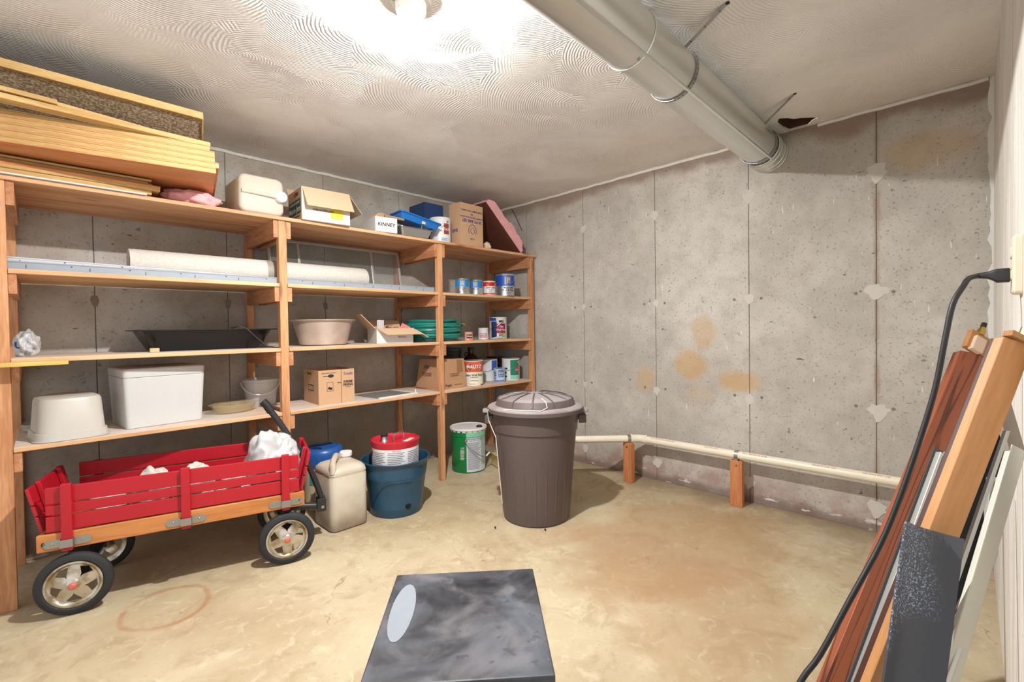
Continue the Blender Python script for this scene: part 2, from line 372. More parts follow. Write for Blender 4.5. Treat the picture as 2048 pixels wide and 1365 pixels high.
# ------------------------------------------------------------------ duct with hanger straps
duct = thing('round_duct', 'round galvanised air duct hung under the ceiling', 'duct', (0, 0, 0))
def duct_mat():
    k = NT('galvanised_duct'); v = k.mapping((.5, 9, 9))
    b = k.mix(k.noise(2, 4, v), srgb(208, 210, 206), srgb(236, 237, 234))
    return k.out(b, k.step(k.noise(1.5, 3, v), .3, .7, .26, .42), .82, k.noise(3, 3, v), .05, .01)
DM = duct_mat(); DY, DZ, DR = .925, 2.298, .108
RX = lambda x: Matrix.Translation((x, DY, DZ)) @ Matrix.Rotation(PI/2, 4, 'Y')
segs = [(-.4, 1.60, DR), (1.575, 3.17, DR-.003), (3.14, XB, DR+.002)]
for a, b, r in segs: obj('duct_section', MB().lathe([(r, a), (r, b)], 64, mat=RX(0)), DM, duct, smooth=True)
for x in (1.60, 3.15, 3.20, 3.27, XB-.012): obj('seam_ring', MB().lathe([(DR+.001, -.005), (DR+.005, -.002), (DR+.005, .002), (DR+.001, .005)], 48, mat=RX(x)), DM, duct, smooth=True)
obj('lock_seam', MB().box(-.4, 3.15, DY-.072, DY-.060, DZ-.0925, DZ-.0835), DM, duct)
for x, a in ((1.585, -2.0), (1.62, -1.1)): obj('screw', MB().lathe([(0, .006), (.005, .005), (.006, 0)], 10, mat=Matrix.Translation((x, DY+DR*math.cos(a), DZ+DR*math.sin(a))) @ Matrix.Rotation(a-PI/2, 4, 'X')), STEEL, duct)
def strap(x, cx, cy):
    pts = [(x, DY+(DR+.003)*math.cos(a), DZ+(DR+.003)*math.sin(a)) for a in [PI*.8+(2.0*PI-PI*.8)*i/22 for i in range(23)]]
    a0 = pts[-1]
    for t in (.33, .66, 1): pts.append((a0[0]+(cx-a0[0])*t, a0[1]+(cy-a0[1])*t, a0[2]+(H-a0[2])*t+.0))
    s = obj('hanger_strap', MB().strip(pts, (.019, 0, 0), .0018), STEEL, duct)
    mb = MB()
    for i in range(1, len(pts)):
        a, b = Vector(pts[i-1]), Vector(pts[i])
        for t in (.25, .75) if (b-a).length > .03 else (.5,):
            p = a.lerp(b, t); d = (b-a).normalized(); n = d.cross(Vector((1, 0, 0))).normalized()
            mb.board(p-d*.0025, p+d*.0025, (1, 0, 0), .005, .0028)
    obj('strap_hole', mb, INK, s, kind='stuff')
    obj('nail', MB().lathe([(0, -.006), (.008, -.004), (.008, 0)], 10, mat=Matrix.Translation((cx, cy, H))), INK, s)
strap(1.965, 1.838, .649); strap(3.10, 2.81, .654)

# ------------------------------------------------------------------ shelving
PINEY = wood('cleat_pine', (206, 150, 106), (168, 110, 72), 'y'); PINEZ = wood('post_pine', (216, 162, 116), (180, 122, 80), 'z')
def shelf_mat():
    k = NT('shelf_board_pine'); v = k.mapping((.9, 9, 9)); f = k.step(k.noise(1.6, 4, v, .6, .6), .35, .7)
    col = k.mix(f, srgb(220, 172, 130), srgb(190, 134, 92))
    vo = k.n('TexVoronoi'); k.lk(k.mapping((1.3, 6, 6)), vo.inputs['Vector']); vo.inputs['Scale'].default_value = 1.5
    col = k.mix(k.math('MULTIPLY', k.step(vo.outputs['Distance'], .06, .15, 1, 0), .55), col, srgb(100, 56, 30))
    return k.out(col, .65, 0, f, .12, .003)
SHM = shelf_mat()
def dusty_mat():
    k = NT('shelf_board_dusty'); v = k.mapping((.9, 9, 9)); f = k.step(k.noise(1.6, 4, v, .6, .6), .35, .7)
    col = k.mix(f, srgb(222, 180, 136), srgb(196, 144, 100))
    g = k.n('NewGeometry'); nz = k.xyz(g.outputs['Normal'])[2]
    dust = k.math('MULTIPLY', k.step(nz, .5, .9), k.step(k.noise(4, 5), .3, .6, .45, .9)); col = k.mix(dust, col, srgb(206, 196, 186))
    return k.out(col, .7, 0, f, .12, .003)
SHD = dusty_mat()
unit = thing('shelving_unit', 'tall open shelving unit of pine boards and posts along the concrete wall', 'shelving')
ZS = (1.888, 1.487, 1.097, .708); TH = .021
PX = [(-.165, -.104), (1.004, 1.05), (2.175, 2.219), (3.247, 3.292)]
for i, (a, b) in enumerate(PX):
    obj('post', MB().box(a, b, F, F+.042, 0, ZS[0]-TH), PINEZ, unit, bevel=.003)
    ra = (a-.01, b+.03)[0] if i else -.165
    rx = {0: (-.15, -.09), 1: (.978, 1.02), 2: (2.135, 2.178), 3: (3.206, 3.249)}[i]
    obj('post', MB().box(rx[0], rx[1], YW-.042, YW-.001, 0, ZS[0]-TH), PINEZ, unit, bevel=.003)
    for l, z in enumerate(ZS):
        hh = .105 if l == 0 else .088
        sides = [s for s in (-1, 1) if not (i == 0 and s < 0) and not (i == 3 and s > 0)]
        for s in sides:
            ca = (b+.0005, b+.027) if s > 0 else (a-.027, a-.0005)
            obj('cleat', MB().box(ca[0], ca[1], F+.004, YW-.044 if s < 0 else YW-.044, z-TH-hh, z-TH-.0005), PINEY, unit, bevel=.002)
obj('shelf_board', MB().box(-1.3, 3.315, F-.014, F+.277, ZS[0]-TH, ZS[0]), SHM, unit, bevel=.003)
obj('shelf_board', MB().box(-1.3, 3.313, F+.282, YW-.002, ZS[0]-TH, ZS[0]), SHM, unit, bevel=.003)
for l, z in enumerate(ZS[1:]):
    for i in range(3):
        a, b = PX[i][1]+.001, PX[i+1][0]-.001
        obj('shelf_board', MB().box(a, b, F-.004, F+.277, z-TH, z), SHD, unit, bevel=.003)
        obj('shelf_board', MB().box(a, b, F+.282, YW-.044, z-TH, z), SHD, unit, bevel=.003)
nm = MB()
for l, z in enumerate(ZS):
    for dz in (.03, .055, .075):
        nm.lathe([(0, 0), (.003, .0), (.003, .001)], 6, mat=Matrix.Translation((3.2195, F+.02, z-TH-dz)) @ Matrix.Rotation(-PI/2, 4, 'Y'))
obj('nail_heads', nm, INK, unit, kind='stuff')
obj('steel_tie_plate', MB().prism([(.012*math.cos(a)-.128, .026*math.sin(a)+1.765) for a in [2*PI*i/16 for i in range(16)]], F-.003, F, lambda u, v, w: (u, w, v)), STEEL, unit)

# ------------------------------------------------------------------ wagon
RED = M('wagon_red', (176, 22, 38), .38, var=.12, vs=5); OAK = wood('wagon_oak', (200, 132, 74), (170, 100, 48), 'x', .5, knots=False)
BLKM = M('black_steel', (42, 42, 44), .42, var=.2, vs=20); TYRE = M('tyre_rubber', (40, 41, 43), .75, var=.25, vs=18, bump=.2)
def rimmat():
    k = NT('worn_rim'); c = k.mix(k.step(k.noise(14, 5), .45, .65), srgb(206, 200, 188), srgb(160, 140, 108))
    return k.out(c, .3, .85, k.noise(30, 3), .1, .003)
RIM = rimmat(); HUBR = M('hub_red', (206, 108, 92), .45)
wg = thing('pull_wagon', 'red slatted wooden pull wagon with black handle and four spoked wheels', 'wagon', (-.042, 2.757, 0), math.atan2(-.275, .9614))
WL, WW, ZB, ZR = 1.024, .467, .285, .358
obj('bed_floor', MB().box(.02, WL-.02, .02, WW-.02, ZB+.03, ZB+.04), OAK, wg)
for y0, y1 in ((0, .02), (WW-.02, WW)): obj('bed_rail', MB().box(0, WL, y0, y1, ZB, ZR), OAK, wg, bevel=.004)
for x0, x1 in ((0.001, .02), (WL-.02, WL-.001)): obj('bed_rail', MB().box(x0, x1, .0205, WW-.0205, ZB, ZR-.004), OAK, wg, bevel=.003)
SL = ((.364, .430), (.436, .477), (.483, .553))
for yy, s in ((.004, -1), (WW-.017, 1)):
    for z0, z1 in SL: obj('side_slat', MB().box(.03, 1.0, yy, yy+.013, z0, z1), RED, wg, bevel=.003)
    for x in (.10, .515, .936):
        ya, yb = (yy-.020, yy-.0005) if s < 0 else (yy+.0135, yy+.033)
        obj('stake', MB().box(x-.018, x+.018, ya, yb, ZB-.004, .566 if s < 0 else .552), RED, wg, bevel=.003)
        yc = -.018 if s < 0 else WW+.018; d = -1 if s < 0 else 1
        br = MB()
        pl = [(-.062, 0), (-.022, 0), (-.020, .020), (.020, .020), (.022, 0), (.062, 0)]
        pts = [(x+u, (0 if s < 0 else WW)+d*(w+.002), ZB+.030) for u, w in pl]
        br.strip(pts, (0, 0, .034), .003)
        for u in (-.062, .062): br.lathe([(0, -.0015), (.017, -.0015), (.017, .0015), (0, .0015)], 16, mat=Matrix.Translation((x+u, (0 if s < 0 else WW)+d*.002, ZB+.030)) @ Matrix.Rotation(PI/2, 4, 'X'))
        b = obj('clamp', br, STEEL, wg, bevel=.001)
        for u in (-.050, .050): obj('screw', MB().lathe([(0, .003), (.005, .002), (.006, 0)], 12, mat=Matrix.Translation((x+u, (0 if s < 0 else WW)+d*.0035, ZB+.030)) @ Matrix.Rotation(-d*PI/2, 4, 'X')), STEEL, b)
for x in (.024, .998):
    obj('rivet', MB().lathe([(.003, .004), (.007, .003), (.009, 0)], 14, mat=Matrix.Translation((x, 0, ZB+.034)) @ Matrix.Rotation(PI/2, 4, 'X')), BLKM, wg)
for x, s in ((.012, -1), (WL-.012, 1)):        # end panels lean outwards
    ln = .045*s
    for z0, z1 in SL:
        f = lambda z: x+ln*(z-.36)/.2
        c = lambda z: [(f(z)-.0065, .026, z), (f(z)+.0065, .026, z), (f(z)+.0065, WW-.026, z), (f(z)-.0065, WW-.026, z)]
        obj('end_slat', MB().hexa(c(z0), c(z1)), RED, wg, bevel=.003)
    for yv in (.115, WW-.115):
        f = lambda z: x+ln*(z-.36)/.2+ (-.0165 if s > 0 else .0165)
        c = lambda z: [(f(z)-.009, yv-.018, z), (f(z)+.009, yv-.018, z), (f(z)+.009, yv+.018, z), (f(z)-.009, yv+.018, z)]
        obj('stake', MB().hexa(c(ZR-.005), c(.566)), RED, wg, bevel=.003)
def wheel(x, y, s, spin):
    A = Matrix.Translation((x, y, .131)) @ Matrix.Rotation(PI/2*(1 if s < 0 else -1), 4, 'X') @ Matrix.Rotation(spin, 4, 'Z')
    R, w = .131, .021
    tread = lambda a, z: 1+(.008 if (int(a/(2*PI)*96) % 2 and abs(z) < .018) else 0)*.6
    t = obj('tyre', MB().lathe([(.098, -.016), (.104, -.021), (.120, -.020), (.128, -.013), (R, -.005), (R, .005), (.128, .013), (.120, .020), (.104, .021), (.098, .016), (.095, 0), (.098, -.016)], 96, mat=A, rad=tread), TYRE, wg, smooth=True)
    # pressed disc with five openings: outer ring, inner dish and five webs
    obj('wheel_rim', MB().lathe([(.099, -.017), (.097, .017), (.090, .018), (.086, .010), (.080, .006), (.080, -.004), (.086, -.006), (.099, -.017)], 60, mat=A), RIM, t, smooth=True)
    d = MB(); n = 5
    rr = [.022, .036, .0465, .074, .081]; zz = [.022, .019, .011, .007, .006]
    for i in range(n):
        a = 2*PI*i/n
        rings = []
        for k in range(5):
            half = {0: PI/n, 1: PI/n, 2: PI/n*.86, 3: PI/n*.42, 4: PI/n}[k]
            rings.append([(rr[k]*math.cos(a+half*u), rr[k]*math.sin(a+half*u), zz[k]) for u in (-1, -.5, 0, .5, 1)]+[(rr[k]*math.cos(a+half*u), rr[k]*math.sin(a+half*u), zz[k]-.004) for u in (1, .5, 0, -.5, -1)])
        d.loft(rings)
    obj('wheel_disc', d.add([], []), RIM, t, smooth=True).data.transform(A)
    obj('hub', MB().lathe([(0, .030), (.016, .029), (.024, .022), (.026, .010), (.026, -.02), (0, -.02)], 24, mat=A), RIM, t, smooth=True)
    obj('hub_cap', MB().lathe([(0, .042), (.009, .041), (.014, .036), (.015, .029), (0, .029)], 24, mat=A), HUBR, t, smooth=True)
wheel(.116, .006, -1, .3); wheel(.938, .006, -1, .95); wheel(.116, WW-.036, 1, .8); wheel(.938, WW-.036, 1, .2)
for x in (.116, .938):
    obj('axle', MB().tube([(x, .02, .131), (x, WW-.02, .131)], .007, 10), STEEL, wg)
    obj('axle_bracket', MB().box(x-.03, x+.03, .08, WW-.08, .15, .165).box(x-.028, x+.028, .085, .095, .13, ZB).box(x-.028, x+.028, WW-.095, WW-.085, .13, ZB), BLKM, wg)
TC = .228
obj('tongue', MB().tube([(.90, TC, .215), (1.02, TC, .205), (1.125, TC, .187)], .019, 14), BLKM, wg, smooth=True)
hd = obj('handle', MB().tube([(1.135, TC, .195), (1.128, TC, .25), (1.10, TC, .34), (1.065, TC, .44), (1.045, TC-.005, .49), (1.02, TC, .535), (.975, TC+.005, .60), (.92, TC+.01, .70), (.862, TC+.015, .79)], .0165, 14), BLKM, wg, smooth=True)
obj('handle_grip', MB().tube([(.885, TC+.013, .755), (.862, TC+.015, .795), (.845, TC+.016, .815)], .021, 14), M('grip_plastic', (30, 30, 32), .5), hd, smooth=True)
obj('yoke', MB().box(1.105, 1.155, TC-.028, TC-.021, .16, .235).box(1.105, 1.155, TC+.021, TC+.028, .16, .235), BLKM, wg, bevel=.004)
obj('hinge_pin', MB().tube([(1.135, TC-.034, .188), (1.135, TC+.034, .188)], .009, 12), STEEL, wg)
# crumpled things
def crumple(name, mat, loc, size, seed, amp=.35, fr=2.2, sub=4, label=None, cat=None, flat=.0):
    bm = bmesh.new(); bmesh.ops.create_icosphere(bm, subdivisions=sub, radius=1)
    off = Vector((seed*3.1, seed*1.7, seed*.9))
    for v in bm.verts:
        p = v.co.copy(); n1 = mnoise.noise(p*fr+off); n2 = abs(mnoise.noise(p*fr*2.3+off*2)); n3 = abs(mnoise.noise(p*fr*5+off))
        q = p*(1+amp*n1-amp*.7*n2-amp*.12*n3+amp*.25)
        v.co = Vector((q.x*size[0], q.y*size[1], max(q.z, -.75+flat)*size[2]))
    zmin = min(v.co.z for v in bm.verts)
    for v in bm.verts: v.co.z -= zmin
    me = bpy.data.meshes.new(name); bm.to_mesh(me); bm.free()
    o = obj(name, me, mat, None, smooth=False); o.location = loc
    for p in o.data.polygons: p.use_smooth = True
    if label: tag(o, label, cat)
    return o
BAGW = translucent('bag_white', (196, 195, 195), .3, .35)
def W2(s, t): return (-.042+.9614*s+.275*t, 2.757-.275*s+.9614*t)
zb = ZB+.0405
x, y = W2(.885, .22); crumple('plastic_bag', BAGW, (x, y, zb), (.13, .15, .185), 3, .34, 1.5, 5, 'crumpled white plastic bag filling the front of the wagon', 'bag')
NEWS = M('newsprint', (200, 194, 184), .85, var=.22, vs=60)
x, y = W2(.36, .17); crumple('crumpled_newspaper', NEWS, (x, y, zb), (.075, .08, .122), 5, .45, 1.2, 5, 'crumpled newspaper in the wagon by its rear end', 'paper')
x, y = W2(.535, .16); crumple('crumpled_newspaper', NEWS, (x, y, zb), (.075, .08, .122), 9, .45, 1.2, 5, 'crumpled newspaper in the wagon beside its middle stake', 'paper')
x, y = W2(.19, .22); crumple('paper_wad', NEWS, (x, y, zb), (.07, .13, .06), 12, .5, 2, 4, 'white paper wad deep in the rear of the wagon', 'paper')
x, y = W2(.70, .14); crumple('paper_wad', NEWS, (x, y, zb), (.06, .11, .075), 15, .5, 2, 4, 'white paper wad on the wagon floor ahead of the middle stake', 'paper')

# ------------------------------------------------------------------ trash can
BRN = M('can_brown', (88, 76, 74), .42, var=.06, vs=4)
def lidmat():
    k = NT('can_lid'); d = k.step(k.noise(5, 5), .32, .6); g = k.n('NewGeometry'); nz = k.xyz(g.outputs['Normal'])[2]
    f = k.math('MULTIPLY', k.step(nz, .6, .97), k.math('ADD', k.math('MULTIPLY', d, .45), .5))
    return k.out(k.mix(f, srgb(90, 78, 76), srgb(156, 148, 146)), .6)
tc = thing('trash_can', 'large dark brown plastic trash can with dusty lid on the floor', 'trash can', (2.195, 1.97, 0), .15)
ribs = [2*PI*i/22 for i in range(22)]
def ribf(a, z):
    if not (.03 < z < .545): return 1
    d = min(abs((a-r+PI) % (2*PI)-PI) for r in ribs)
    return 1+(.011 if d < .022 else 0)
prof = [(.0, .004), (.185, .004), (.200, 0), (.208, .008), (.211, .035), (.213, .05)]+[(.213+.040*t, .05+.49*t) for t in (.1, .3, .5, .7, .9, 1)]+[(.2535, .552), (.266, .562), (.267, .575), (.274, .66), (.276, .70), (.268, .70), (.262, .575), (.205, .03), (0, .03)]
obj('body', MB().lathe(prof, 264, rad=ribf), BRN, tc, smooth=True)
lid = obj('lid', MB().lathe([(.276, .678), (.300, .675), (.305, .680), (.304, .700), (.296, .708), (.262, .714), (.254, .716), (.250, .722), (.236, .752), (.228, .758), (.16, .775), (.08, .784), (.05, .784), (.046, .780), (.04, .778), (0, .778)], 96), lidmat(), tc, smooth=True)
for i in range(12):
    a = 2*PI*i/12
    pts = [(.05, .785), (.08, .787), (.16, .778), (.226, .761), (.235, .756), (.249, .725)]
    obj('lid_rib', MB().tube([(r*math.cos(a), r*math.sin(a), z) for r, z in pts], .004, 6), BRN, lid)
for a in (2.32-.15, 2.32-.15+PI):
    ca, sa = math.cos(a), math.sin(a); T = Matrix.Rotation(a, 4, 'Z')
    obj('side_handle', MB().box(.272, .318, -.06, .06, .640, .652, mat=T).box(.308, .318, -.06, .06, .600, .652, mat=T).box(.27, .31, -.06, -.052, .60, .652, mat=T).box(.27, .31, .052, .06, .60, .652, mat=T), BRN, tc, bevel=.004)
    obj('locking_tab', MB().loft([rrect(.022, .035, .012, .664), rrect(.022, .035, .012, .684)], mat=T @ Matrix.Translation((.312, 0, 0))), M('tab_grey', (150, 142, 140), .6), lid, bevel=.003)
CORDW = M('white_cord', (222, 220, 214), .7)
a = 3.75
obj('tie_cord', MB().tube([(.19*math.cos(a+.18), .19*math.sin(a+.18), .775), (.232*math.cos(a+.25), .232*math.sin(a+.25), .759), (.251*math.cos(a+.26), .251*math.sin(a+.26), .728), (.262*math.cos(a+.16), .262*math.sin(a+.16), .7185), (.285*math.cos(a+.08), .285*math.sin(a+.08), .716), (.285*math.cos(a-.6), .285*math.sin(a-.6), .716), (.311*math.cos(a-1.3), .311*math.sin(a-1.3), .69), (.30*math.cos(a-1.36), .30*math.sin(a-1.36), .62), (.262*math.cos(a-1.25), .262*math.sin(a-1.25), .52), (.243*math.cos(a-1.25), .243*math.sin(a-1.25), .30), (.226*math.cos(a-1.25), .226*math.sin(a-1.25), .10)], .0027, 6), CORDW, lid)

# ------------------------------------------------------------------ jerry can, drum, pot, tins and pail on the floor
def jerrymat():
    k = NT('stained_polyethylene'); x, y, z = k.xyz(); f = k.step(k.noise(5, 5), .3, .7)
    c = k.mix(f, srgb(206, 196, 180), srgb(184, 170, 150))
    g = k.step(k.math('ADD', z, k.math('MULTIPLY', k.noise(7, 4), .16)), .09, .20, 1, 0); c = k.mix(k.math('MULTIPLY', g, .75), c, srgb(128, 110, 94))
    return k.out(c, .5, 0, k.noise(12, 3), .08, .004)
JM = jerrymat()
jc = thing('jerry_can', 'grimy white plastic jerry can with moulded handle on the floor', 'jerry can', (1.281, 2.785, 0), 0)
hx, hy = .118, .133
rings = [rrect(hx*.86, hy*.86, .03, 0), rrect(hx*.96, hy*.96, .035, .006), rrect(hx, hy, .04, .022), rrect(hx*.995, hy*.995, .04, .16), rrect(hx, hy, .04, .318), rrect(hx*.985, hy*.985, .04, .322), rrect(hx*.985, hy*.985, .04, .330), rrect(hx, hy, .04, .336), rrect(hx*.97, hy*.97, .045, .358), rrect(hx*.85, hy*.85, .05, .376), rrect(hx*.55, hy*.6, .05, .386)]
obj('body', MB().loft(rings), JM, jc, smooth=True)
obj('handle', MB().tube([(-.094, -.108, .345), (-.092, -.098, .395), (-.075, -.07, .415), (-.02, .015, .42), (.0, .045, .41), (.01, .06, .375)], [.020, .019, .018, .018, .019, .022], 12), JM, jc, smooth=True)
obj('neck', MB().lathe([(.034, .372), (.034, .395), (0, .395)], 24, mat=Matrix.Translation((.065, .06, 0))), JM, jc, smooth=True)
obj('cap', MB().lathe([(.036, .396), (.038, .398), (.038, .420), (.034, .424), (0, .424)], 36, mat=Matrix.Translation((.065, .06, 0)), cap0=True, rad=lambda a, z: 1+.03*(int(a*18/PI) % 2)), PWHITE, jc, smooth=True)
BLUE = M('blue_plastic', (38, 88, 158), .35, var=.1, vs=6)
dr = thing('chemical_drum', 'squat blue topped drum with beige label behind the jerry can', 'drum', (1.335, 3.16, 0), 0)
obj('body', MB().lathe([(0, 0), (.118, 0), (.125, .006), (.127, .29), (0, .29)], 48), M('label_beige', (208, 190, 158), .7), dr, smooth=True)
ld = obj('lid', MB().lathe([(.129, .285), (.131, .30), (.131, .37), (.124, .392), (.108, .405), (.098, .406), (.094, .398), (.05, .396), (.0, .396)], 48), BLUE, dr, smooth=True)
obj('spout_recess', MB().lathe([(0, .403), (.036, .403), (.04, .397)], 24, mat=Matrix.Translation((-.06, -.02, 0))), M('dark_blue', (20, 36, 70), .5), ld, smooth=True)
fa = math.atan2(-3.16, -1.335)
obj('label_band', MB().lathe([(.1285, .175), (.1285, .235)], 24, fa-.75, fa+.9), M('label_teal', (66, 146, 150), .6), dr, smooth=True)
ctext('U S', .045, .1298, fa-.35, .205, PWHITE, dr); ctext('Range', .02, .1282, fa-.25, .145, M('ink_olive', (110, 120, 50), .7), dr)
fineprint_cyl(.1281, fa-.7, fa+.3, .02, .12, 7, INKG, dr)
NAVY = M('pot_teal', (36, 74, 98), .33, var=.08, vs=4)
pot = thing('plant_pot', 'dark teal plastic pot with a drain hole in its side', 'pot', (1.634, 2.722, 0))
PT = [(0, .012), (.150, .012), (.154, .0), (.164, 0), (.168, .01), (.172, .05), (.1735, .055), (.1725, .06), (.196, .24), (.2, .25), (.1985, .256), (.2035, .275), (.202, .281), (.207, .300), (.2055, .306), (.213, .335), (.223, .345), (.226, .352), (.222, .356), (.214, .352), (.205, .32), (.165, .02), (0, .02)]
obj('body', MB().lathe(PT, 72), NAVY, pot, smooth=True)
fa = math.atan2(-2.722, -1.622)+.42
obj('drain_hole', MB().prism([(.022*math.cos(t)*(1 if t < PI else .8), .018*math.sin(t)) for t in [2*PI*i/14 for i in range(14)]], .1685, .1758, lambda u, v, w: (w*math.cos(fa+u/.17), w*math.sin(fa+u/.17), .068+v)), M('hole_black', (8, 8, 9), .9), pot)
SCR = M('scratch_pale', (92, 124, 142), .6)
obj('moulded_arc', MB().tube([(.1765*(1+.245*(z-.06)/.3)*math.cos(fa-.42+u), .1765*(1+.245*(z-.06)/.3)*math.sin(fa-.42+u), z) for u, z in [(-1.0+.1*i, .07+.17*math.sin(min(1, i/9)*PI/2)) for i in range(16)]], .0028, 6), NAVY, pot, smooth=True)
rc = thing('solvent_tin', 'white labelled metal drum with red lid standing in the teal pot', 'tin', (1.634, 2.722, .0205))
fa = math.atan2(-2.722, -1.622)
REDP = M('lid_red', (196, 36, 56), .35)
obj('body', MB().lathe([(0, 0), (.150, 0), (.152, .004), (.152, .418), (0, .418)], 60), M('label_white', (226, 226, 228), .45, var=.04), rc, smooth=True)
l2 = obj('lid', MB().lathe([(.1525, .412), (.155, .418), (.155, .442), (.158, .448), (.158, .455), (.153, .457), (.150, .446), (0, .446)], 60), REDP, rc, smooth=True)
obj('spout', MB().lathe([(.03, .446), (.022, .456), (.021, .475), (.0, .475)], 24, mat=Matrix.Translation((-.07, .02, 0))), TIN, l2, smooth=True)
obj('spout_cap', MB().lathe([(.022, .476), (.023, .478), (.023, .494), (.016, .498), (0, .498)], 24, mat=Matrix.Translation((-.07, .02, 0)), cap0=True), INK, l2, smooth=True)
obj('wire_handle', MB().tube([(-.045, -.06, .447), (-.047, -.056, .487), (-.04, -.046, .495), (.052, -.012, .497), (.06, -.010, .488), (.056, -.013, .447)], .004, 8), TIN, l2, smooth=True)
obj('lid_label', MB().box(-.05, .05, -.017, .017, .4465, .4475, mat=Matrix.Translation((.055, -.075, 0)) @ Matrix.Rotation(.5, 4, 'Z')), M('pale_tag', (222, 206, 186), .6), l2)
for i, (a0, a1, c) in enumerate(((-1.12, -.42, INKG), (-.34, .42, INKG), (.52, 1.25, INKG))):
    fineprint_cyl(.1524, fa+a0, fa+a1, .13, .395, 24, c, rc, .98)
ctext('SPECIALIST', .012, .1526, fa+.05, .402, M('ink_red', (196, 60, 80), .6), rc)
obj('red_tab', MB().lathe([(.1526, .36), (.1526, .395)], 4, fa-1.4, fa-1.2), REDP, rc)
gp = thing('metal_pail', 'green and white five gallon metal pail with wire bail', 'pail', (2.535, 3.045, 0))
fa = math.atan2(-3.045, -2.535); GRN = M('pail_green', (18, 128, 66), .35, var=.08); MINT = M('pail_mint', (132, 206, 164), .4)
pbody = [(0, 0), (.140, 0), (.143, .004), (.1435, .30), (.147, .302), (.147, .308), (.144, .31), (.145, .345), (.15, .35), (.15, .356), (.145, .36), (0, .36)]
obj('body', MB().lathe(pbody, 72), GRN, gp, smooth=True)
g2 = obj('lid', MB().lathe([(.150, .348), (.157, .352), (.158, .362), (.155, .368), (.150, .366), (.147, .362), (0, .362)], 72), PWHITE, gp, smooth=True)
for i in range(20):
    a = 2*PI*i/20
    obj('lid_tab', MB().lathe([(.1505, .336), (.1535, .352)], 3, a-.1, a+.1), PWHITE, g2)
obj('spout', MB().lathe([(.026, .3625), (.026, .368), (.02, .376), (0, .378)], 20, mat=Matrix.Translation((.05, -.085, 0))), INK, g2, smooth=True)
obj('label_panel', MB().lathe([(.1441, .012), (.1441, .296)], 30, fa-.12, fa+1.25), M('pail_label', (206, 212, 222), .45, var=.04), gp, smooth=True)
obj('label_panel', MB().lathe([(.1478, .3005), (.1478, .346)], 30, fa-.12, fa+1.25), MINT, gp, smooth=True)
fineprint_cyl(.1446, fa-.05, fa+.75, .03, .255, 26, INKG, gp, .99); fineprint_cyl(.1446, fa+.80, fa+1.15, .06, .29, 22, M('ink_green', (90, 160, 110), .6), gp, .99)
ctext('Siliconized Pavement', .018, .1448, fa+.45, .285, M('ink_dkgreen', (40, 110, 70), .6), gp); ctext('Sealer Filler and Coating', .012, .1448, fa+.45, .270, INKG, gp)
fineprint_cyl(.1442, fa-.5, fa-.22, .11, .20, 9, PWHITE, gp, .95); ctext('ONE', .014, .1443, fa-.36, .21, PWHITE, gp)
obj('bail_ear', MB().lathe([(0, .012), (.012, .010), (.016, 0)], 20, mat=Matrix.Translation((.146*math.cos(fa-.16), .146*math.sin(fa-.16), .272)) @ Matrix.Rotation(fa-.16, 4, 'Z') @ Matrix.Rotation(PI/2, 4, 'Y')), STEEL, gp, smooth=True)
bp = []
for i in range(15):
    t = i/14; a = fa-.16+t*1.35; r = .158+.018*math.sin(t*PI); bp.append((r*math.cos(a), r*math.sin(a), .268-.15*math.sin(t*PI*.5)**.8))
obj('bail', MB().tube(bp, .0028, 6), STEEL, gp, smooth=True)
obj('bail_grip', MB().tube([bp[-1], (bp[-1][0]+.03, bp[-1][1]-.012, bp[-1][2]+.028)], .007, 10), PWHITE, gp, smooth=True)
wbk = tag(obj('wood_block', MB().box(-.055, .055, -.05, .05, -.01, .20), wood('block_pine', (226, 206, 150), (176, 132, 74), 'z', knots=False), bevel=.004), 'short pale timber block lying behind the brown trash can', 'wood block')
wbk.location = (2.79, 2.955, .056); wbk.rotation_euler = (math.radians(90), 0, math.radians(-20))

# ------------------------------------------------------------------ drain pipe on timber stands
PVC = M('pvc_cream', (236, 228, 206), .35, var=.08, vs=9); PR = .0265
dp = thing('drain_pipe', 'cream plastic drain pipe running along the foot of the back wall', 'pipe', (0, 0, 0))
e0 = Vector((3.205, 1.80, .335)); far = Vector((3.205, -.02, .345)); lf = e0+Vector((-.703, .711, -.004))*.62
obj('long_run', MB().tube([tuple(far), tuple(e0+Vector((0, -.03, 0)))], PR, 24), PVC, dp, smooth=True)
obj('short_run', MB().tube([tuple(e0+Vector((-.021, .021, 0))), tuple(lf)], PR, 24), PVC, dp, smooth=True)
obj('elbow', MB().tube([tuple(e0+Vector((0, -.055, 0))), tuple(e0+Vector((0, -.02, 0))), tuple(e0+Vector((-.004, .003, 0))), tuple(e0+Vector((-.02, .02, 0))), tuple(e0+Vector((-.045, .0455, 0)))], PR+.004, 24), PVC, dp, smooth=True)
for q in (Vector((0, -.055, 0)), Vector((-.045, .0455, 0))):
    d = q.normalized(); obj('elbow_collar', MB().tube([tuple(e0+q-d*.008), tuple(e0+q+d*.008)], PR+.007, 24), PVC, dp, smooth=True)
PINKR = M('pipe_print', (206, 128, 124), .6)
rx = lambda y, t, L: (XB-.125-PR*.86*1.02, y, 0)
pr = random.Random(4)
def print_run(x0, y0, txt, size):
    # lettering wrapped on the upper front of the long run, reading towards -y
    v, f = textmesh(txt, 'LEFT', .02); mb = MB()
    vs = []
    for p in v:
        a = math.radians(128)-p[1]*size/PR; vs.append((3.205+(PR+.0006)*math.cos(a), y0-p[0]*size, .335+.010*(1.80-y0+p[0]*size)/1.82+(PR+.0006)*math.sin(a)))
    mb.add(vs, f); obj('printed_marking', mb, PINKR, dp)
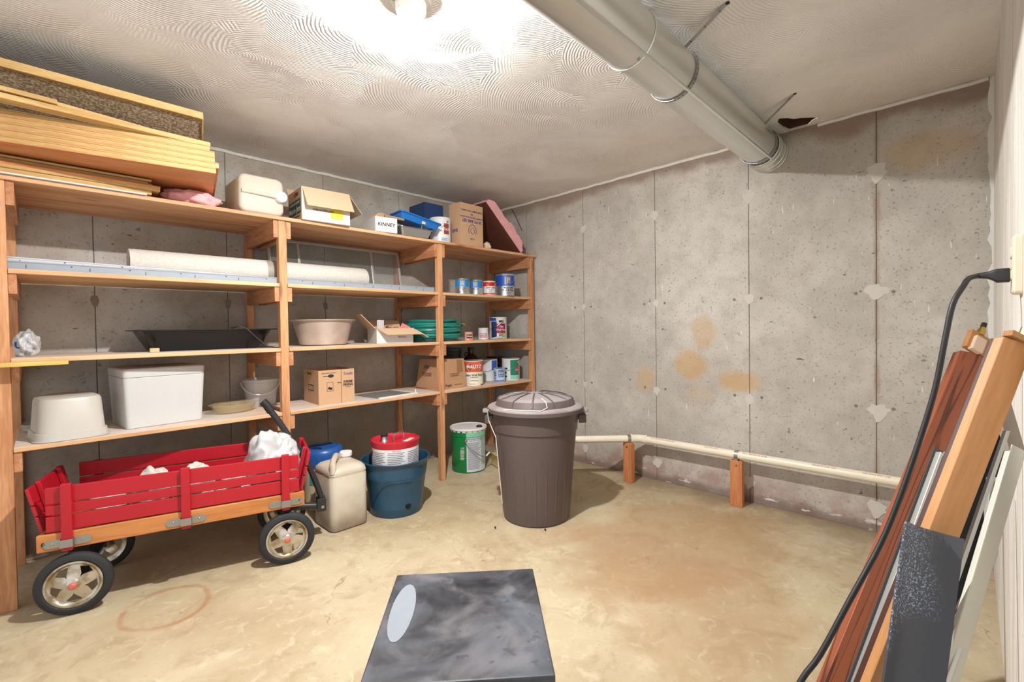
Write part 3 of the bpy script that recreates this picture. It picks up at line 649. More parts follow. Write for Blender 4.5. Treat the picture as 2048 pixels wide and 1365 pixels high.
for y0, t in ((1.70, 'PVC-1120 SCH 40 ASTM D1785'), (1.30, 'NSF-DWV 2 IN'), (1.05, 'PVC-1120 SCH 40 ASTM'), (.66, 'MADE IN USA  NSF'), (.42, 'NSF DWV PVC 1120')): print_run(0, y0, t, .014)
ST = wood('stand_timber', (206, 138, 88), (176, 104, 62), 'z', knots=False)
for i, (x, y) in enumerate(((3.195, 1.885), (3.205, 1.09))):
    px, py = (3.155, 1.855) if False else (x, y)
    if i == 0: px, py = 3.145, 1.86
    t = thing('pipe_stand', ('short timber stand under the pipe at its elbow', 'short timber stand under the straight pipe run midway')[i], 'stand', (px, py, 0), -.12 if i == 0 else 0, 'timber pipe stands')
    zt = .335-PR-.002
    obj('timber', MB().box(-.022, .022, -.038, .038, 0, zt-.004), ST, t, bevel=.003)
    ang = PI/4 if i == 0 else 0
    pts = [((PR+.003)*math.cos(a), 0, .335+(.004 if i else 0)+(PR+.003)*math.sin(a)) for a in [-.9+(PI+1.8)*k/16 for k in range(17)]]
    pts = [(pts[0][0]+.0, 0, zt-.035)]+pts+[(pts[-1][0], 0, zt-.035)]
    R_ = Matrix.Rotation(ang+.12 if i == 0 else 0, 4, 'Z')
    mb = MB().strip([tuple(R_ @ Vector(p)) for p in pts], tuple(R_ @ Vector((0, .022, 0))), .002)
    c = obj('pipe_clamp', mb, STEEL, t); obj('clamp_screw', MB().lathe([(0, .006), (.006, .005), (.007, 0)], 8, mat=Matrix.Translation((-.024, 0, zt-.03)) @ Matrix.Rotation(-PI/2, 4, 'Y')), STEEL, c)

# ------------------------------------------------------------------ black cabinet in the foreground
def cabmat():
    k = NT('dusty_black_top'); c = k.mix(k.step(k.noise(5, 6, dist=1.0), .36, .64), srgb(26, 27, 31), srgb(74, 78, 86))
    c = k.mix(k.math('MULTIPLY', k.step(k.noise(7, 5, dist=.6), .48, .68), .6), c, srgb(108, 106, 110)); c = k.mix(k.math('MULTIPLY', k.step(k.noise(26, 2), .62, .66), .5), c, srgb(34, 36, 42))
    c = k.mix(k.step(k.noise(120, 1), .80, .82), c, srgb(170, 170, 172))
    return k.out(c, k.step(k.noise(5, 5), .4, .7, .35, .7))
CA = math.atan2(-.257, .289)
cb = thing('steel_cabinet', 'low black steel cabinet with dusty top and white oval sticker', 'cabinet', (.701, .875, 0), CA)
hw, hd_ = .195, .208
obj('body', MB().box(-hw+.004, hw-.004, -hd_+.004, hd_-.004, .0, .478), M('cabinet_black', (30, 30, 33), .45), cb, bevel=.004)
obj('top', MB().box(-hw, hw, -hd_, hd_, .479, .5), cabmat(), cb, bevel=.004)
for z0, z1 in ((.02, .235), (.245, .465)):
    d = obj('drawer', MB().box(-hw+.015, hw-.015, -hd_-.012, -hd_+.0035, z0, z1), M('cabinet_black', (30, 30, 33), .45), cb, bevel=.004)
    obj('drawer_handle', MB().box(-.05, .05, -hd_-.026, -hd_-.0125, (z0+z1)/2+.03, (z0+z1)/2+.045), STEEL, d, bevel=.003)
stk = MB().prism([(.029*math.cos(t), .117*math.sin(t)) for t in [2*PI*i/40 for i in range(40)]], .5002, .5012, lambda u, v, w: (-.150+u, .034+v, w))
obj('oval_sticker', stk, M('sticker_white', (128, 134, 142), .6, var=.1, vs=40), cb)

# ------------------------------------------------------------------ small-object builders
def faceang(x, y): return math.atan2(-y, -x)
def paint_can(name, label, loc, r, h, body, lid=None, bands=(), texts=(), prints=(), bail=0, group=None, ovals=()):
    """metal can: seamed rims, lid, label bands (z0, z1, a0, a1, mat), lettering (txt, size, a, z, mat); angles relative to the viewer-facing side"""
    t = thing(name, label, 'can', loc, 0, group); fa = faceang(loc[0], loc[1])
    obj('body', MB().lathe([(0, .003), (r-.004, .003), (r-.002, 0), (r+.001, .002), (r, .006), (r, h-.006), (r+.002, h-.003), (r+.001, h), (r-.004, h-.001), (r-.006, h-.006), (0, h-.006)], 44), body, t, smooth=True)
    obj('lid', MB().lathe([(r-.006, h-.0055), (r-.010, h-.002), (r-.014, h-.003), (r-.018, h-.0055), (0, h-.005)], 44), lid or TIN, t, smooth=True)
    for z0, z1, a0, a1, m in bands: obj('label_band', MB().lathe([(r+.0006, z0), (r+.0006, z1)], max(6, int((a1-a0)*10)), fa+a0, fa+a1), m, t, smooth=True)
    for oi, (a, z, w, hh, m) in enumerate(ovals): obj('label_oval', MB().prism([(w*math.cos(q), hh*math.sin(q)) for q in [2*PI*i/24 for i in range(24)]], r+.0008+.0006*oi, r+.0012+.0006*oi, lambda u, v, ww: (ww*math.cos(fa+a+u/r), ww*math.sin(fa+a+u/r), z+v)), m, t, smooth=True)
    for s, size, a, z, m in texts: ctext(s, size, r+.0024, fa+a, z, m, t)
    for a0, a1, z0, z1, n, m in prints: fineprint_cyl(r+.0012, fa+a0, fa+a1, z0, z1, n, m, t)
    if bail:
        for s in (-1, 1):
            a = fa+bail+s*PI/2
            obj('bail_ear', MB().lathe([(0, .006), (.008, .005), (.011, 0)], 14, mat=Matrix.Translation((r*math.cos(a), r*math.sin(a), h-.035)) @ Matrix.Rotation(a, 4, 'Z') @ Matrix.Rotation(PI/2, 4, 'Y')), TIN, t, smooth=True)
        pts = []
        for i in range(19):
            q = i/18; a = fa+bail-PI/2+q*PI; rr = r+.007
            pts.append((rr*math.cos(a), rr*math.sin(a), h-.035-.075*math.sin(q*PI)))
        obj('bail', MB().tube(pts, .0016, 6), TIN, t, smooth=True)
    return t
def carton(t, w, d, h, mat, inmat=None, th=.004, top=False):
    """open carton, origin at the front-left-bottom corner, front along +x; four walls and a floor as parts"""
    inmat = inmat or CARDIN
    obj('carton_floor', MB().box(th, w-th, th, d-th, 0, th), mat, t)
    obj('carton_wall', MB().box(0, w, 0, th, 0, h), mat, t); obj('carton_wall', MB().box(0, w, d-th, d, 0, h), mat, t)
    obj('carton_wall', MB().box(0, th, th, d-th, 0, h), mat, t); obj('carton_wall', MB().box(w-th, w, th, d-th, 0, h), mat, t)
    if top: obj('carton_flap', MB().box(0, w, 0, d, h, h+th), mat, t)
def flap(t, p0, p1, out, th=.004, mat=None):
    """cardboard flap hinged on p0-p1, reaching along out"""
    p0, p1, out = Vector(p0), Vector(p1), Vector(out); n = (p1-p0).cross(out).normalized()*th
    c = [p0, p1, p1+out, p0+out]
    return obj('carton_flap', MB().hexa([tuple(q) for q in c], [tuple(q+n) for q in c]), mat or CARDIN, t)
# ------------------------------------------------------------------ top shelf
S1, S2, S3, S4 = [z+.0006 for z in ZS]
DOOR = wood('door_edge', (214, 182, 122), (184, 144, 86), 'x', .7, fine=60, knots=False); SKIN = wood('door_skin', (222, 156, 104), (200, 126, 78), 'x', .55, knots=False)
TEX = None
def texmat():
    k = NT('pebbled_underside'); f = k.step(k.noise(95, 3, rough=.7), .4, .62)
    return k.out(k.mix(f, srgb(140, 118, 94), srgb(206, 188, 160)), .8, 0, f, .5, .004)
TEX = texmat()
da = math.atan2(2.642-2.777, .615+.106)
zz_ = S1+.093
for i in range(5):
    off = (0, .012, -.004, .008, -.012)[i]
    d = thing('veneered_board', 'yellow edged veneered wood board, %s of the thick stack on the top shelf' % ('lowest', 'second from below', 'middle one', 'second from top', 'topmost')[i], 'wood panel', (.615, 2.642, zz_+i*.0266), da, 'veneered slabs stacked on the top shelf')
    x0, x1 = -1.85+off, off-(.012 if i > 2 else 0)
    obj('core_frame', MB().box(x0, x1, .002, .70, .0035, .0227), DOOR, d, bevel=.0015)
    obj('face_skin', MB().box(x0, x1, 0, .702, 0, .0033), SKIN, d); obj('face_skin', MB().box(x0, x1, 0, .702, .0229, .0262), DOOR, d)
# lower, shorter boards
bz = S1
for i, (h, xr, yy, m, lab) in enumerate(((.026, .408, 2.925, 'w', 'pale wooden board with white face under the slab stack, lowest of three'), (.028, .432, 2.918, 'p', 'yellow pine board under the slab stack, middle one of three'), (.030, .405, 2.93, 'y', 'grooved yellow pine board under the slab stack, top one of three'))):
    b = thing('pine_board', lab, 'board', (0, 0, bz), 0)
    if m == 'w':
        obj('plank', MB().box(-1.2, xr-.01, yy, yy+.45, .006, h-.0005), DOOR, b, bevel=.002); obj('white_face', MB().box(-1.2, xr-.03, yy-.006, yy+.448, 0, .0055), PWHITE, b)
    elif m == 'p':
        obj('plank', MB().box(-1.2, xr, yy, yy+.45, 0, h-.008), DOOR, b, bevel=.003); obj('edge_bead', MB().tube([(-1.2, yy+.003, h-.0075), (xr, yy+.003, h-.0075)], .007, 10), SKIN, b, smooth=True)
    else:
        obj('plank', MB().box(-1.2, xr, yy+.012, yy+.45, 0, .010), DOOR, b, bevel=.002); obj('plank', MB().box(-1.2, xr-.018, yy+.02, yy+.45, .0102, .019), DOOR, b); obj('plank', MB().box(-1.2, xr-.005, yy+.004, yy+.45, .0192, h-.0005), DOOR, b, bevel=.002)
    bz += h
# tilted panel on top of the stack, pebbled underside towards the room
zt = zz_+5*.0266
tp = thing('tilted_panel', 'panel with pebbled brown underside tilted on top of the slab stack', 'panel', (.575, 2.70, zt+.148), 0)
def tilt(t, x0, x1, dy, dz, th, over=0):
    o = Vector((0, dy, dz)); n = Vector((0, -dz, dy)).normalized()*th
    c = [Vector((x0, 0, 0)), Vector((x1, 0, 0)), Vector((x1+.075, 0, 0))+o, Vector((x0, 0, 0))+o]
    return [tuple(q) for q in c], [tuple(q+n) for q in c]
b_, t_ = tilt(tp, -1.8, 0, .40, -.138, .020)
obj('pebbled_sheet', MB().hexa(b_, t_), TEX, tp)
obj('edge_strip', MB().board((-1.8, .004, .006), (0.003, .004, .006), (0, 0, 1), .034, .022), DOOR, tp, bevel=.002)
obj('edge_strip', MB().board((.003, .01, .004), (.075, .40, -.128), (0, 0, 1), .030, .008), DOOR, tp, bevel=.002)
lp = tag(obj('loose_lath', MB().board((-1.2, 2.665, zt+.012), (.60, 2.70, zt+.012), (0, 0, 1), .022, .06), DOOR, bevel=.002), 'loose yellow lath lying flat along the top of the slab stack', 'lath')
lp = tag(obj('loose_lath', MB().board((-1.0, 2.71, zt+.105), (.46, 2.76, zt+.034), (0, 0, 1), .016, .05), DOOR, bevel=.002), 'slanting yellow lath under the tilted panel on the slab stack', 'lath')
lp = tag(obj('loose_lath', MB().board((-.9, 2.668, zt+.058), (.06, 2.672, zt+.034), (0, 0, 1), .018, .045), DOOR, bevel=.002), 'short yellow lath end with chipped edge on the slab stack', 'lath')
PINK = M('pink_insulation', (238, 176, 178), .95, var=.25, vs=25, bump=.6)
ins = crumple('insulation_scrap', PINK, (.585, 3.05, S1), (.135, .12, .05), 21, .3, 2.0, 4, 'scrap of pink fibreglass insulation squeezed under the slab stack', 'insulation')
# translucent jug on its side
JUG = translucent('jug_milky', (204, 194, 178), .5, .55)
jg = thing('plastic_jug', 'milky plastic jug lying on its side on the top shelf', 'jug', (.92, 3.07, S1))
hx, hz = .122, .112
def sect(y, kx, kz, r): return [(p[0], y, hz+p[1]) for p in rrect(hx*kx, hz*kz, r)] if False else [(q[0], y, hz+q[1]) for q in rrect(hx*kx, hz*kz, r, 0)]
obj('body', MB().loft([sect(-.118, .86, .86, .03), sect(-.112, .95, .95, .035), sect(-.10, 1, 1, .04), sect(.16, 1, 1, .04), sect(.172, .93, .93, .04)]), JUG, jg, smooth=True)
obj('moulded_rib', MB().tube([(-.11, -.116, hz+.008), (.03, -.123, hz+.004), (.075, -.125, hz)], .012, 12), JUG, jg, smooth=True)
obj('cap', MB().lathe([(0, .030), (.030, .030), (.033, .026), (.033, .004), (.036, 0), (0, 0)], 36, mat=Matrix.Translation((.098, -.118, hz+.002)) @ Matrix.Rotation(PI/2, 4, 'X')), PWHITE, jg, smooth=True)
# jar carton
jb = thing('jar_carton', 'mason jar carton with green label and open flaps', 'box', (1.132, 2.918, S1), -.06)
WC = M('carton_cream', (228, 222, 208), .8, var=.05)
carton(jb, .302, .26, .200, WC)
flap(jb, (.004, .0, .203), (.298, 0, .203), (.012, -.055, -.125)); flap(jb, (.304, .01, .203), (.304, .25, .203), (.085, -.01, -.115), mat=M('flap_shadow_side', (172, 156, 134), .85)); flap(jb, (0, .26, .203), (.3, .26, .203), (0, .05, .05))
GL = M('label_green', (22, 74, 60), .6)
obj('side_label', MB().box(-.0014, -.0004, .02, .25, .045, .135), GL, jb)
obj('side_face', MB().box(-.0008, -.0002, .0, .26, .0, .2), CARD, jb)
ptext('Mason Jars', .050, (-.0020, .135, .075), (0, -1, 0), (0, 0, 1), PWHITE, jb); ptext('12 REGULAR QUART', .022, (-.0020, .135, .115), (0, -1, 0), (0, 0, 1), PWHITE, jb)
ptext('6 7000', .030, (-.0020, .10, .168), (0, -1, 0), (0, 0, 1), INK, jb, bold=.04); ptext('WITH LIDS AND BANDS', .016, (-.002, .12, .028), (0, -1, 0), (0, 0, 1), INK, jb)
ptext('ONE DOZEN JARS', .016, (.13, -.0016, .070), (1, 0, 0), (0, 0, 1), INK, jb)
obj('yellow_sticker', MB().box(.175, .255, -.0012, -.0002, .025, .10), M('sticker_yellow', (236, 216, 70), .6), jb)
# shoe box with tape roll
kb = thing('shoe_box', 'low white box with a name handwritten on its end', 'box', (1.637, 2.937, S1), -.12)
carton(kb, .162, .26, .104, M('box_white', (220, 219, 218), .7, var=.04), PWHITE)
ptext('KINNEY', .036, (.082, -.001, .052), (1, .0, 0), (.2, 0, 1), INK, kb); ptext('INK', .03, (-.001, .20, .03), (0, -1, 0), (0, 0, 1), INK, kb)
TAN = M('masking_tape', (206, 164, 124), .75)
tr = tag(obj('tape_roll', MB().lathe([(.050, -.024), (.078, -.024), (.078, .024), (.050, .024), (.050, -.024)], 40, mat=Matrix.Rotation(PI/2, 4, 'X')), TAN, smooth=True), 'roll of masking tape standing on edge in the low white box', 'tape')
tr.location = (1.745, 3.06, S1+.004+.0785); tr.rotation_euler = (0, 0, .15)
tag(obj('stirring_stick', MB().board((1.715, 2.95, S1+.118), (1.86, 2.925, S1+.108), (0, 0, 1), .018, .022), M('stick_grey', (150, 132, 110), .8, var=.3, vs=30), bevel=.003), 'short stained wooden stick lying across the white box rim', 'stick')
# bread pan and blue tray
bp_ = thing('loaf_pan', 'aluminium loaf pan on the top shelf under the blue tray', 'pan', (1.965, 2.985, S1))
PAN = glossy('pan_aluminium', (196, 198, 200), .35)
obj('body', MB().loft([rrect(.115, .055, .015, 0), rrect(.135, .072, .02, .056)], True, False), PAN, bp_, smooth=True)
obj('rim', MB().loft([rrect(.135, .072, .02, .056), rrect(.145, .082, .022, .058), rrect(.145, .082, .022, .0605), rrect(.133, .070, .02, .0595)], False, False), PAN, bp_, smooth=True)
BT = translucent('tray_blue', (24, 112, 190), .3, .25)
bt = thing('blue_tray', 'translucent blue plastic tray tilted over the loaf pan', 'tray', (1.985, 2.975, S1+.078), 0); bt.rotation_euler = (0, math.radians(10), math.radians(-4))
obj('body', MB().loft([rrect(.15, .075, .02, .012), rrect(.165, .088, .022, .052)], True, False), BT, bt, smooth=True)
obj('rim', MB().loft([rrect(.165, .088, .022, .052), rrect(.176, .098, .024, .054), rrect(.176, .098, .024, .064), rrect(.163, .086, .022, .062)], False, False), BT, bt, smooth=True)
obj('price_tag', MB().box(.005, .035, -.0905, -.0875, .018, .036), M('tag_cream', (222, 200, 160), .6), bt)
obj('contents', MB().loft([rrect(.12, .06, .03, .02), rrect(.10, .05, .03, .072)]), M('green_cloth', (70, 170, 90), .8), bt, smooth=True)
LB = M('can_lightblue', (206, 218, 228), .4); BRICK = M('label_brick', (150, 66, 52), .6); NVY = M('navy', (28, 56, 104), .6)
GW = M('can_white', (224, 225, 226), .4, var=.04)
paint_can('paint_can', 'white gallon paint can with brick red label beside the carton on top', (2.262, 3.03, S1), .083, .195, GW, bands=((.0, .035, -1.2, 1.2, LB), (.06, .145, .35, .95, BRICK)), texts=(('Tech', .03, .62, .10, PWHITE),), prints=((.1, .9, .008, .03, 3, INKG),), bail=-.8)
bb = thing('navy_carton', 'dark navy carton behind the white paint can on top', 'box', (2.185, 3.13, S1)); carton(bb, .185, .22, .335, NVY, NVY, top=True)
# bar set carton
bs = thing('bar_set_carton', 'tall cardboard carton with upside down blue print', 'box', (2.40, 2.94, S1), .04)
carton(bs, .252, .14, .338, CARD, top=True)
for s, size, x, z in (('54 PC BAR SET', .034, .125, .203), ('THE PARTY SPECIAL RACCOONS', .0175, .125, .232), ('OR', .019, .125, .257), ('HOME GAMES THAT GUESTS', .0185, .125, .285)):
    ptext(s, size, (x, -.0012, z), (-1, 0, 0), (0, 0, -1), INKB, bs, bold=.03)
em = MB(); cx, cz = .13, .115
em.tube([(cx+.042*math.cos(a), -.001, cz+.048*math.sin(a)+.01) for a in [-.6+4.3*i/20 for i in range(21)]], .0022, 5)
em2 = MB().tube([(cx+.02*math.cos(a), -.001, cz+.026*math.sin(a)+.008) for a in [2*PI*i/16 for i in range(17)]], .0018, 5)
obj('printed_emblem', em, INKB, bs); obj('printed_emblem', em2, INKB, bs); ptext('CLUB', .02, (cx, -.0012, .055), (-1, 0, 0), (0, 0, -1), INKB, bs)
ptext('BAR', .04, (-.0012, .07, .12), (0, 1, 0), (0, 0, -1), INKB, bs)
# leaning fibreglass batt with brown paper face
ba = thing('insulation_batt', 'pink fibreglass batt with brown paper backing leaning in the shelf corner', 'insulation', (0, 0, S1))
P0, P1 = Vector((2.70, 0, .40)), Vector((3.13, 0, .006)); d = (P1-P0).normalized(); n = Vector((-d.z, 0, d.x)).normalized()
if n.z < 0: n = -n
bm = bmesh.new(); NXs, NYs = 26, 14
def battp(u, v, k):
    p = P0.lerp(P1, u); wob = .022*mnoise.noise(Vector((u*7, v*5, k*3.3)))+.012*mnoise.noise(Vector((u*23, v*15, k*7+1)))
    th = (0 if k == 0 else .088+wob+(.03*math.exp(-((u-.62)/.07)**2) if k else 0)); th *= min(1, .35+6*u, .35+5*(1-u))
    q = p+n*th+d*(-.008*mnoise.noise(Vector((u*3, v*9, 2)))); y = F+.005+.40*v+.01*mnoise.noise(Vector((u*9, v*2, k)))*(1 if v < .5 else 0)
    return (q.x, y, max(q.z, .001))
g = [[[bm.verts.new(battp(i/NXs, j/NYs, k)) for j in range(NYs+1)] for i in range(NXs+1)] for k in (0, 1)]
for i in range(NXs):
    for j in range(NYs):
        for k in (0, 1): bm.faces.new((g[k][i][j], g[k][i+1][j], g[k][i+1][j+1], g[k][i][j+1]))
    for j in (0, NYs): bm.faces.new((g[0][i][j], g[0][i+1][j], g[1][i+1][j], g[1][i][j]))
for j in range(NYs):
    for i in (0, NXs): bm.faces.new((g[0][i][j], g[0][i][j+1], g[1][i][j+1], g[1][i][j]))
me = bpy.data.meshes.new('fibre'); bm.to_mesh(me); bm.free(); obj('fibre', me, PINK, ba, smooth=True)
KR = M('kraft_dark', (98, 58, 46), .6, var=.25, vs=10)
pb, pt_ = [(P0-n*.003), (P1-n*.003)], None
c0 = [(P0.x, F+.008, P0.z), (P1.x-.006, F+.008, P1.z), (P1.x-.006, F+.40, P1.z), (P0.x, F+.40, P0.z)]
obj('paper_backing', MB().hexa([(x-n.x*.004, y, max(z-n.z*.004, .0005)) for x, y, z in c0], [(x-n.x*.001, y, z-n.z*.001+.0005) for x, y, z in c0]), KR, ba)
crumple('paper_scrap', M('scrap_cream', (222, 200, 166), .85), (2.725, 2.985, S1), (.03, .028, .035), 31, .6, 1.8, 3, 'small crumpled cream scrap beside the bar set carton', 'paper')
# ------------------------------------------------------------------ second shelf
GREYM = M('track_grey', (150, 158, 166), .4, var=.05); WHM = M('track_white', (204, 206, 210), .4, var=.04)
def track(name, label, p0, p1, h, mat, n):
    t = thing(name, label, 'metal track', (0, 0, 0), 0, 'ceiling grid tracks on the second shelf')
    p0, p1 = Vector(p0), Vector(p1)
    obj('web', MB().board(p0, p1, (0, 0, 1), h, .0025), mat, t); off = Vector((0, .012, -h/2+.001))
    obj('flange', MB().board(p0+off, p1+off, (0, 1, 0), .024, .0015), mat, t); obj('top_bulb', MB().board(p0+Vector((0, 0, h/2)), p1+Vector((0, 0, h/2)), (0, 0, 1), .005, .007), mat, t)
    mb = MB(); d = (p1-p0)
    for i in range(n):
        q = p0+d*((i+.5)/n)+Vector((0, -.0018, 0)); mb.board(q+Vector((0, 0, -.010)), q+Vector((0, 0, .006)), (1, 0, 0), .0022, .001)
        q2 = p0+d*((i+.2)/n)+Vector((0, -.0018, 0)); mb.board(q2+Vector((0, 0, .006)), q2+Vector((0, 0, .010)), (1, 0, 0), .006, .001)
    obj('slots', mb, INK, t, kind='stuff')
track('grid_track', 'grey metal ceiling grid track lying along the second shelf edge', (-1.0, 2.998, S2+.0185), (2.172, 2.998, S2+.0185), .036, GREYM, 15)
track('grid_track', 'white metal ceiling grid track propped above the grey track', (-1.0, 3.032, S2+.060), (1.28, 3.03, S2+.018), .030, WHM, 11)
ROLL = NT('carpet_white'); _f = ROLL.noise(1, 2, ROLL.mapping((60, 160, 160))); ROLL = ROLL.out(ROLL.mix(_f, srgb(180, 175, 165), srgb(214, 210, 202)), .95, 0, _f, .5, .004)
ro = thing('carpet_roll', 'long roll of white carpet padding taped round the middle', 'carpet roll', (0, 3.115, S2+.0772))
rr_ = lambda a, z: 1+.012*math.sin(3*a+z*4)
obj('roll', MB().lathe([(.03, .325), (.076, .318), (.0765, .34), (.0765, 1.0), (.0765, 1.63), (.074, 1.638), (.03, 1.632)], 40, mat=Matrix.Rotation(PI/2, 4, 'Y') @ Matrix.Rotation(.4, 4, 'Z'), rad=rr_), ROLL, ro, smooth=True)
sp = [(.327, (.012+.062*i/60)*math.cos(i*.35), (.012+.062*i/60)*math.sin(i*.35)) for i in range(61)]
obj('spiral_end', MB().tube(sp, .0035, 5), ROLL, ro); obj('spiral_end', MB().tube([(1.634, b, c) for a, b, c in sp], .0035, 5), ROLL, ro)
obj('tape_band', MB().lathe([(.078, .972), (.0785, .98), (.0785, 1.025), (.078, 1.03)], 40, mat=Matrix.Rotation(PI/2, 4, 'Y') @ Matrix.Rotation(.4, 4, 'Z'), rad=rr_), M('tape_grey', (150, 142, 130), .5), ro, smooth=True)
ALU = M('alu_window', (204, 204, 200), .35, .6, .06)
sa = thing('storm_sash', 'aluminium storm window sash with glass leaning behind the carpet roll', 'window sash', (1.09, 3.37, S2)); sa.rotation_euler = (math.radians(-11), 0, 0)
SW, SH = 1.03, .355
for a, b in (((0, 0, .008), (SW, 0, .008)), ((0, 0, SH), (SW, 0, SH)), ((.008, 0, 0), (.008, 0, SH)), ((SW-.008, 0, 0), (SW-.008, 0, SH)), ((.205, 0, 0), (.205, 0, SH)), ((.775, 0, 0), (.775, 0, SH))):
    v = a[0] == b[0]; obj('frame_bar', MB().board(a, b, (1, 0, 0) if v else (0, 0, 1), .018, .016), ALU, sa, bevel=.002)
for x0, x1 in ((.017, .196), (.214, .766), (.784, SW-.017)): obj('pane', MB().box(x0, x1, -.0015, .0015, .018, SH-.01), glass('window_glass', (150, 160, 158), .06, .16), sa)
LBL = M('label_sky', (30, 128, 194), .45); SILV = glossy('can_silver', (206, 208, 212), .32); DBL = M('label_royal', (24, 74, 172), .45)
def pitts(name, label, loc, r, h, blue, bail, rot):
    t = paint_can(name, label, loc, r, h, SILV, bands=((h*.46, h*.93, -1.6, 1.6, blue), (h*.50, h*.90, rot-.34, rot+.34, GW)), texts=(('P', h*.34, rot, h*.70, M('logo_ochre', (206, 160, 60), .6)), ('PITTSBURGH', h*.055, rot, h*.86, INK), ('PAINTS', h*.05, rot, h*.53, INK), ('Wallhide' if r < .07 else 'Manor Hall', h*.11, rot+.1, h*.36, INK), ('flat' if r < .07 else 'Wall & Trim', h*.12, rot+.06, h*.25, INK)), prints=((rot-.5, rot+.7, h*.06, h*.18, 3, INKG),), bail=bail)
    return t
pitts('paint_can', 'quart paint can with sky blue top standing nearest the middle post', (2.452, 2.998, S2), .0535, .125, LBL, 0, .05)
pitts('paint_can', 'quart paint can with sky blue top between red can and its twin', (2.604, 2.995, S2), .0535, .122, M('label_sky2', (28, 116, 188), .45), 0, -.12)
RL = M('label_red', (206, 42, 48), .45); YL = M('label_yellow', (244, 200, 62), .45)
paint_can('paint_can', 'small red and white paint can with yellow oval label', (2.762, 3.002, S2), .053, .122, GW, bands=((.078, .115, -1.7, 1.7, RL), (.006, .018, -1.7, 1.7, RL)), ovals=((.35, .094, .042, .018, YL),), texts=(('TRU-TEST', .019, .35, .094, INK), ('BODY LUMEN', .014, .35, .063, INK), ('Flat White', .011, .35, .045, INK)), prints=((-.1, .8, .022, .036, 2, INKG),))
pitts('paint_can', 'gallon paint can with royal blue top and wire bail', (2.965, 3.005, S2), .083, .197, DBL, -.25, .28)
# ------------------------------------------------------------------ third shelf
bg = crumple('shopping_bag', BAGW, (-.058, 3.22, S3), (.045, .09, .068), 41, .3, 2.2, 5, 'small white plastic bag with blue lettering on the third shelf', 'bag')
v_, f_ = textmesh('UA', 'CENTER', .03)
bl = MB().add([(p[0]*.045-.008, -.083+.01*abs(p[0]), .052+p[1]*.042) for p in v_], f_)
obj('lettering', bl, M('ink_navy', (34, 62, 130), .6), bg)
BLK = M('tray_black', (13, 14, 16), .28, var=.2, vs=8)
bt2 = thing('black_tray', 'long deep black plastic tray on the third shelf', 'tray', (.685, 3.27, S3), .03)
obj('body', MB().loft([rrect(.265, .125, .03, 0), rrect(.270, .13, .03, .006), rrect(.325, .165, .035, .112)], True, False), BLK, bt2, smooth=True)
obj('rim', MB().loft([rrect(.324, .164, .035, .111), rrect(.355, .195, .04, .113), rrect(.355, .195, .04, .119), rrect(.322, .162, .035, .117)], False, False), BLK, bt2, smooth=True)
tag(obj('power_lead', MB().tube([(.78, 3.10, S3+.124), (.81, 3.06, S3+.135), (.85, 3.045, S3+.118), (.90, 3.03, S3+.06), (.95, 3.01, S3+.01), (.985, 3.02, S3+.006), (.93, 3.10, S3+.005)], .0035, 8), M('cord_black', (26, 26, 28), .5), smooth=True), 'thin black lead draped over the end of the black tray', 'cord')
tag(obj('tape_block', MB().box(.388, .428, 3.035, 3.06, S3, S3+.022), M('block_tan', (190, 176, 130), .8), bevel=.002), 'tiny tan block in front of the black tray', 'block')
def basinmat():
    k = NT('enamel_basin'); c = k.mix(k.step(k.noise(6, 4), .35, .65), srgb(206, 190, 178), srgb(184, 164, 150)); return k.out(c, .35, .3)
bn = thing('wash_basin', 'pale metal wash basin with flared rim on the third shelf', 'basin', (1.385, 3.235, S3))
obj('body', MB().lathe([(0, .0), (.140, 0), (.155, .008), (.198, .165), (.215, .171), (.216, .176), (.212, .177), (.194, .171), (.150, .014), (0, .008)], 64), basinmat(), bn, smooth=True)
wbx = thing('open_carton', 'shallow white carton with open flaps on the third shelf', 'box', (1.714, 3.085, S3), math.atan2(-.07, .268))
WCW = M('carton_white', (222, 216, 210), .75, var=.05)
carton(wbx, .275, .28, .112, WCW)
flap(wbx, (.0, -.001, .112), (.275, -.001, .112), (.055, -.085, -.045)); flap(wbx, (-.001, .28, .112), (-.001, 0.02, .112), (-.10, .02, .105)); flap(wbx, (.276, .01, .112), (.276, .27, .112), (.12, -.02, -.07)); flap(wbx, (.01, .281, .112), (.265, .281, .112), (0, .06, .06))
ptext('PHOTO', .018, (.19, -.0016, .045), (1, 0, 0), (0, 0, 1), BRICK, wbx)
SW_ = Matrix.Rotation(math.atan2(-.07, .268), 4, 'Z'); wo = Vector((1.714, 3.085, S3+.0045))
def inbox(u, v, w): return tuple(wo+SW_ @ Vector((u, v, w)))
STRAW = M('straw', (176, 132, 80), .9, var=.4, vs=60)
sm = MB(); rs = random.Random(8)
for i in range(46):
    a = rs.random()*2*PI; r0 = .062+rs.uniform(-.02, .02)
    sm.tube([(r0*math.cos(a+t), (r0+rs.uniform(-.006, .006))*math.sin(a+t), .07+.03*math.sin(a)+rs.uniform(-.02, .03)) for t in (0, .5, 1.0, 1.5)], .0028, 4)
sm.lathe([(.045, .055), (.062, .072), (.080, .055), (.062, .038), (.045, .055)], 24)
o = tag(obj('straw_wreath', sm, STRAW), 'small straw wreath in the open white carton', 'wreath'); o.location = inbox(.19, .185, 0.001)
o = tag(obj('playing_card', MB().box(-.036, .036, -.001, .001, 0, .085), M('card_red', (232, 120, 116), .6)), 'pinkish red card standing up in the open white carton', 'card'); o.location = inbox(.222, .055, .075); o.rotation_euler = (-.25, math.radians(28), math.atan2(-.09, .258))
o.location = inbox(.205, .05, .058)
ptext('Joe', .034, (0, -.0016, .042), (1, 0, 0), (0, 0, 1), M('ink_crimson', (180, 40, 50), .6), o)
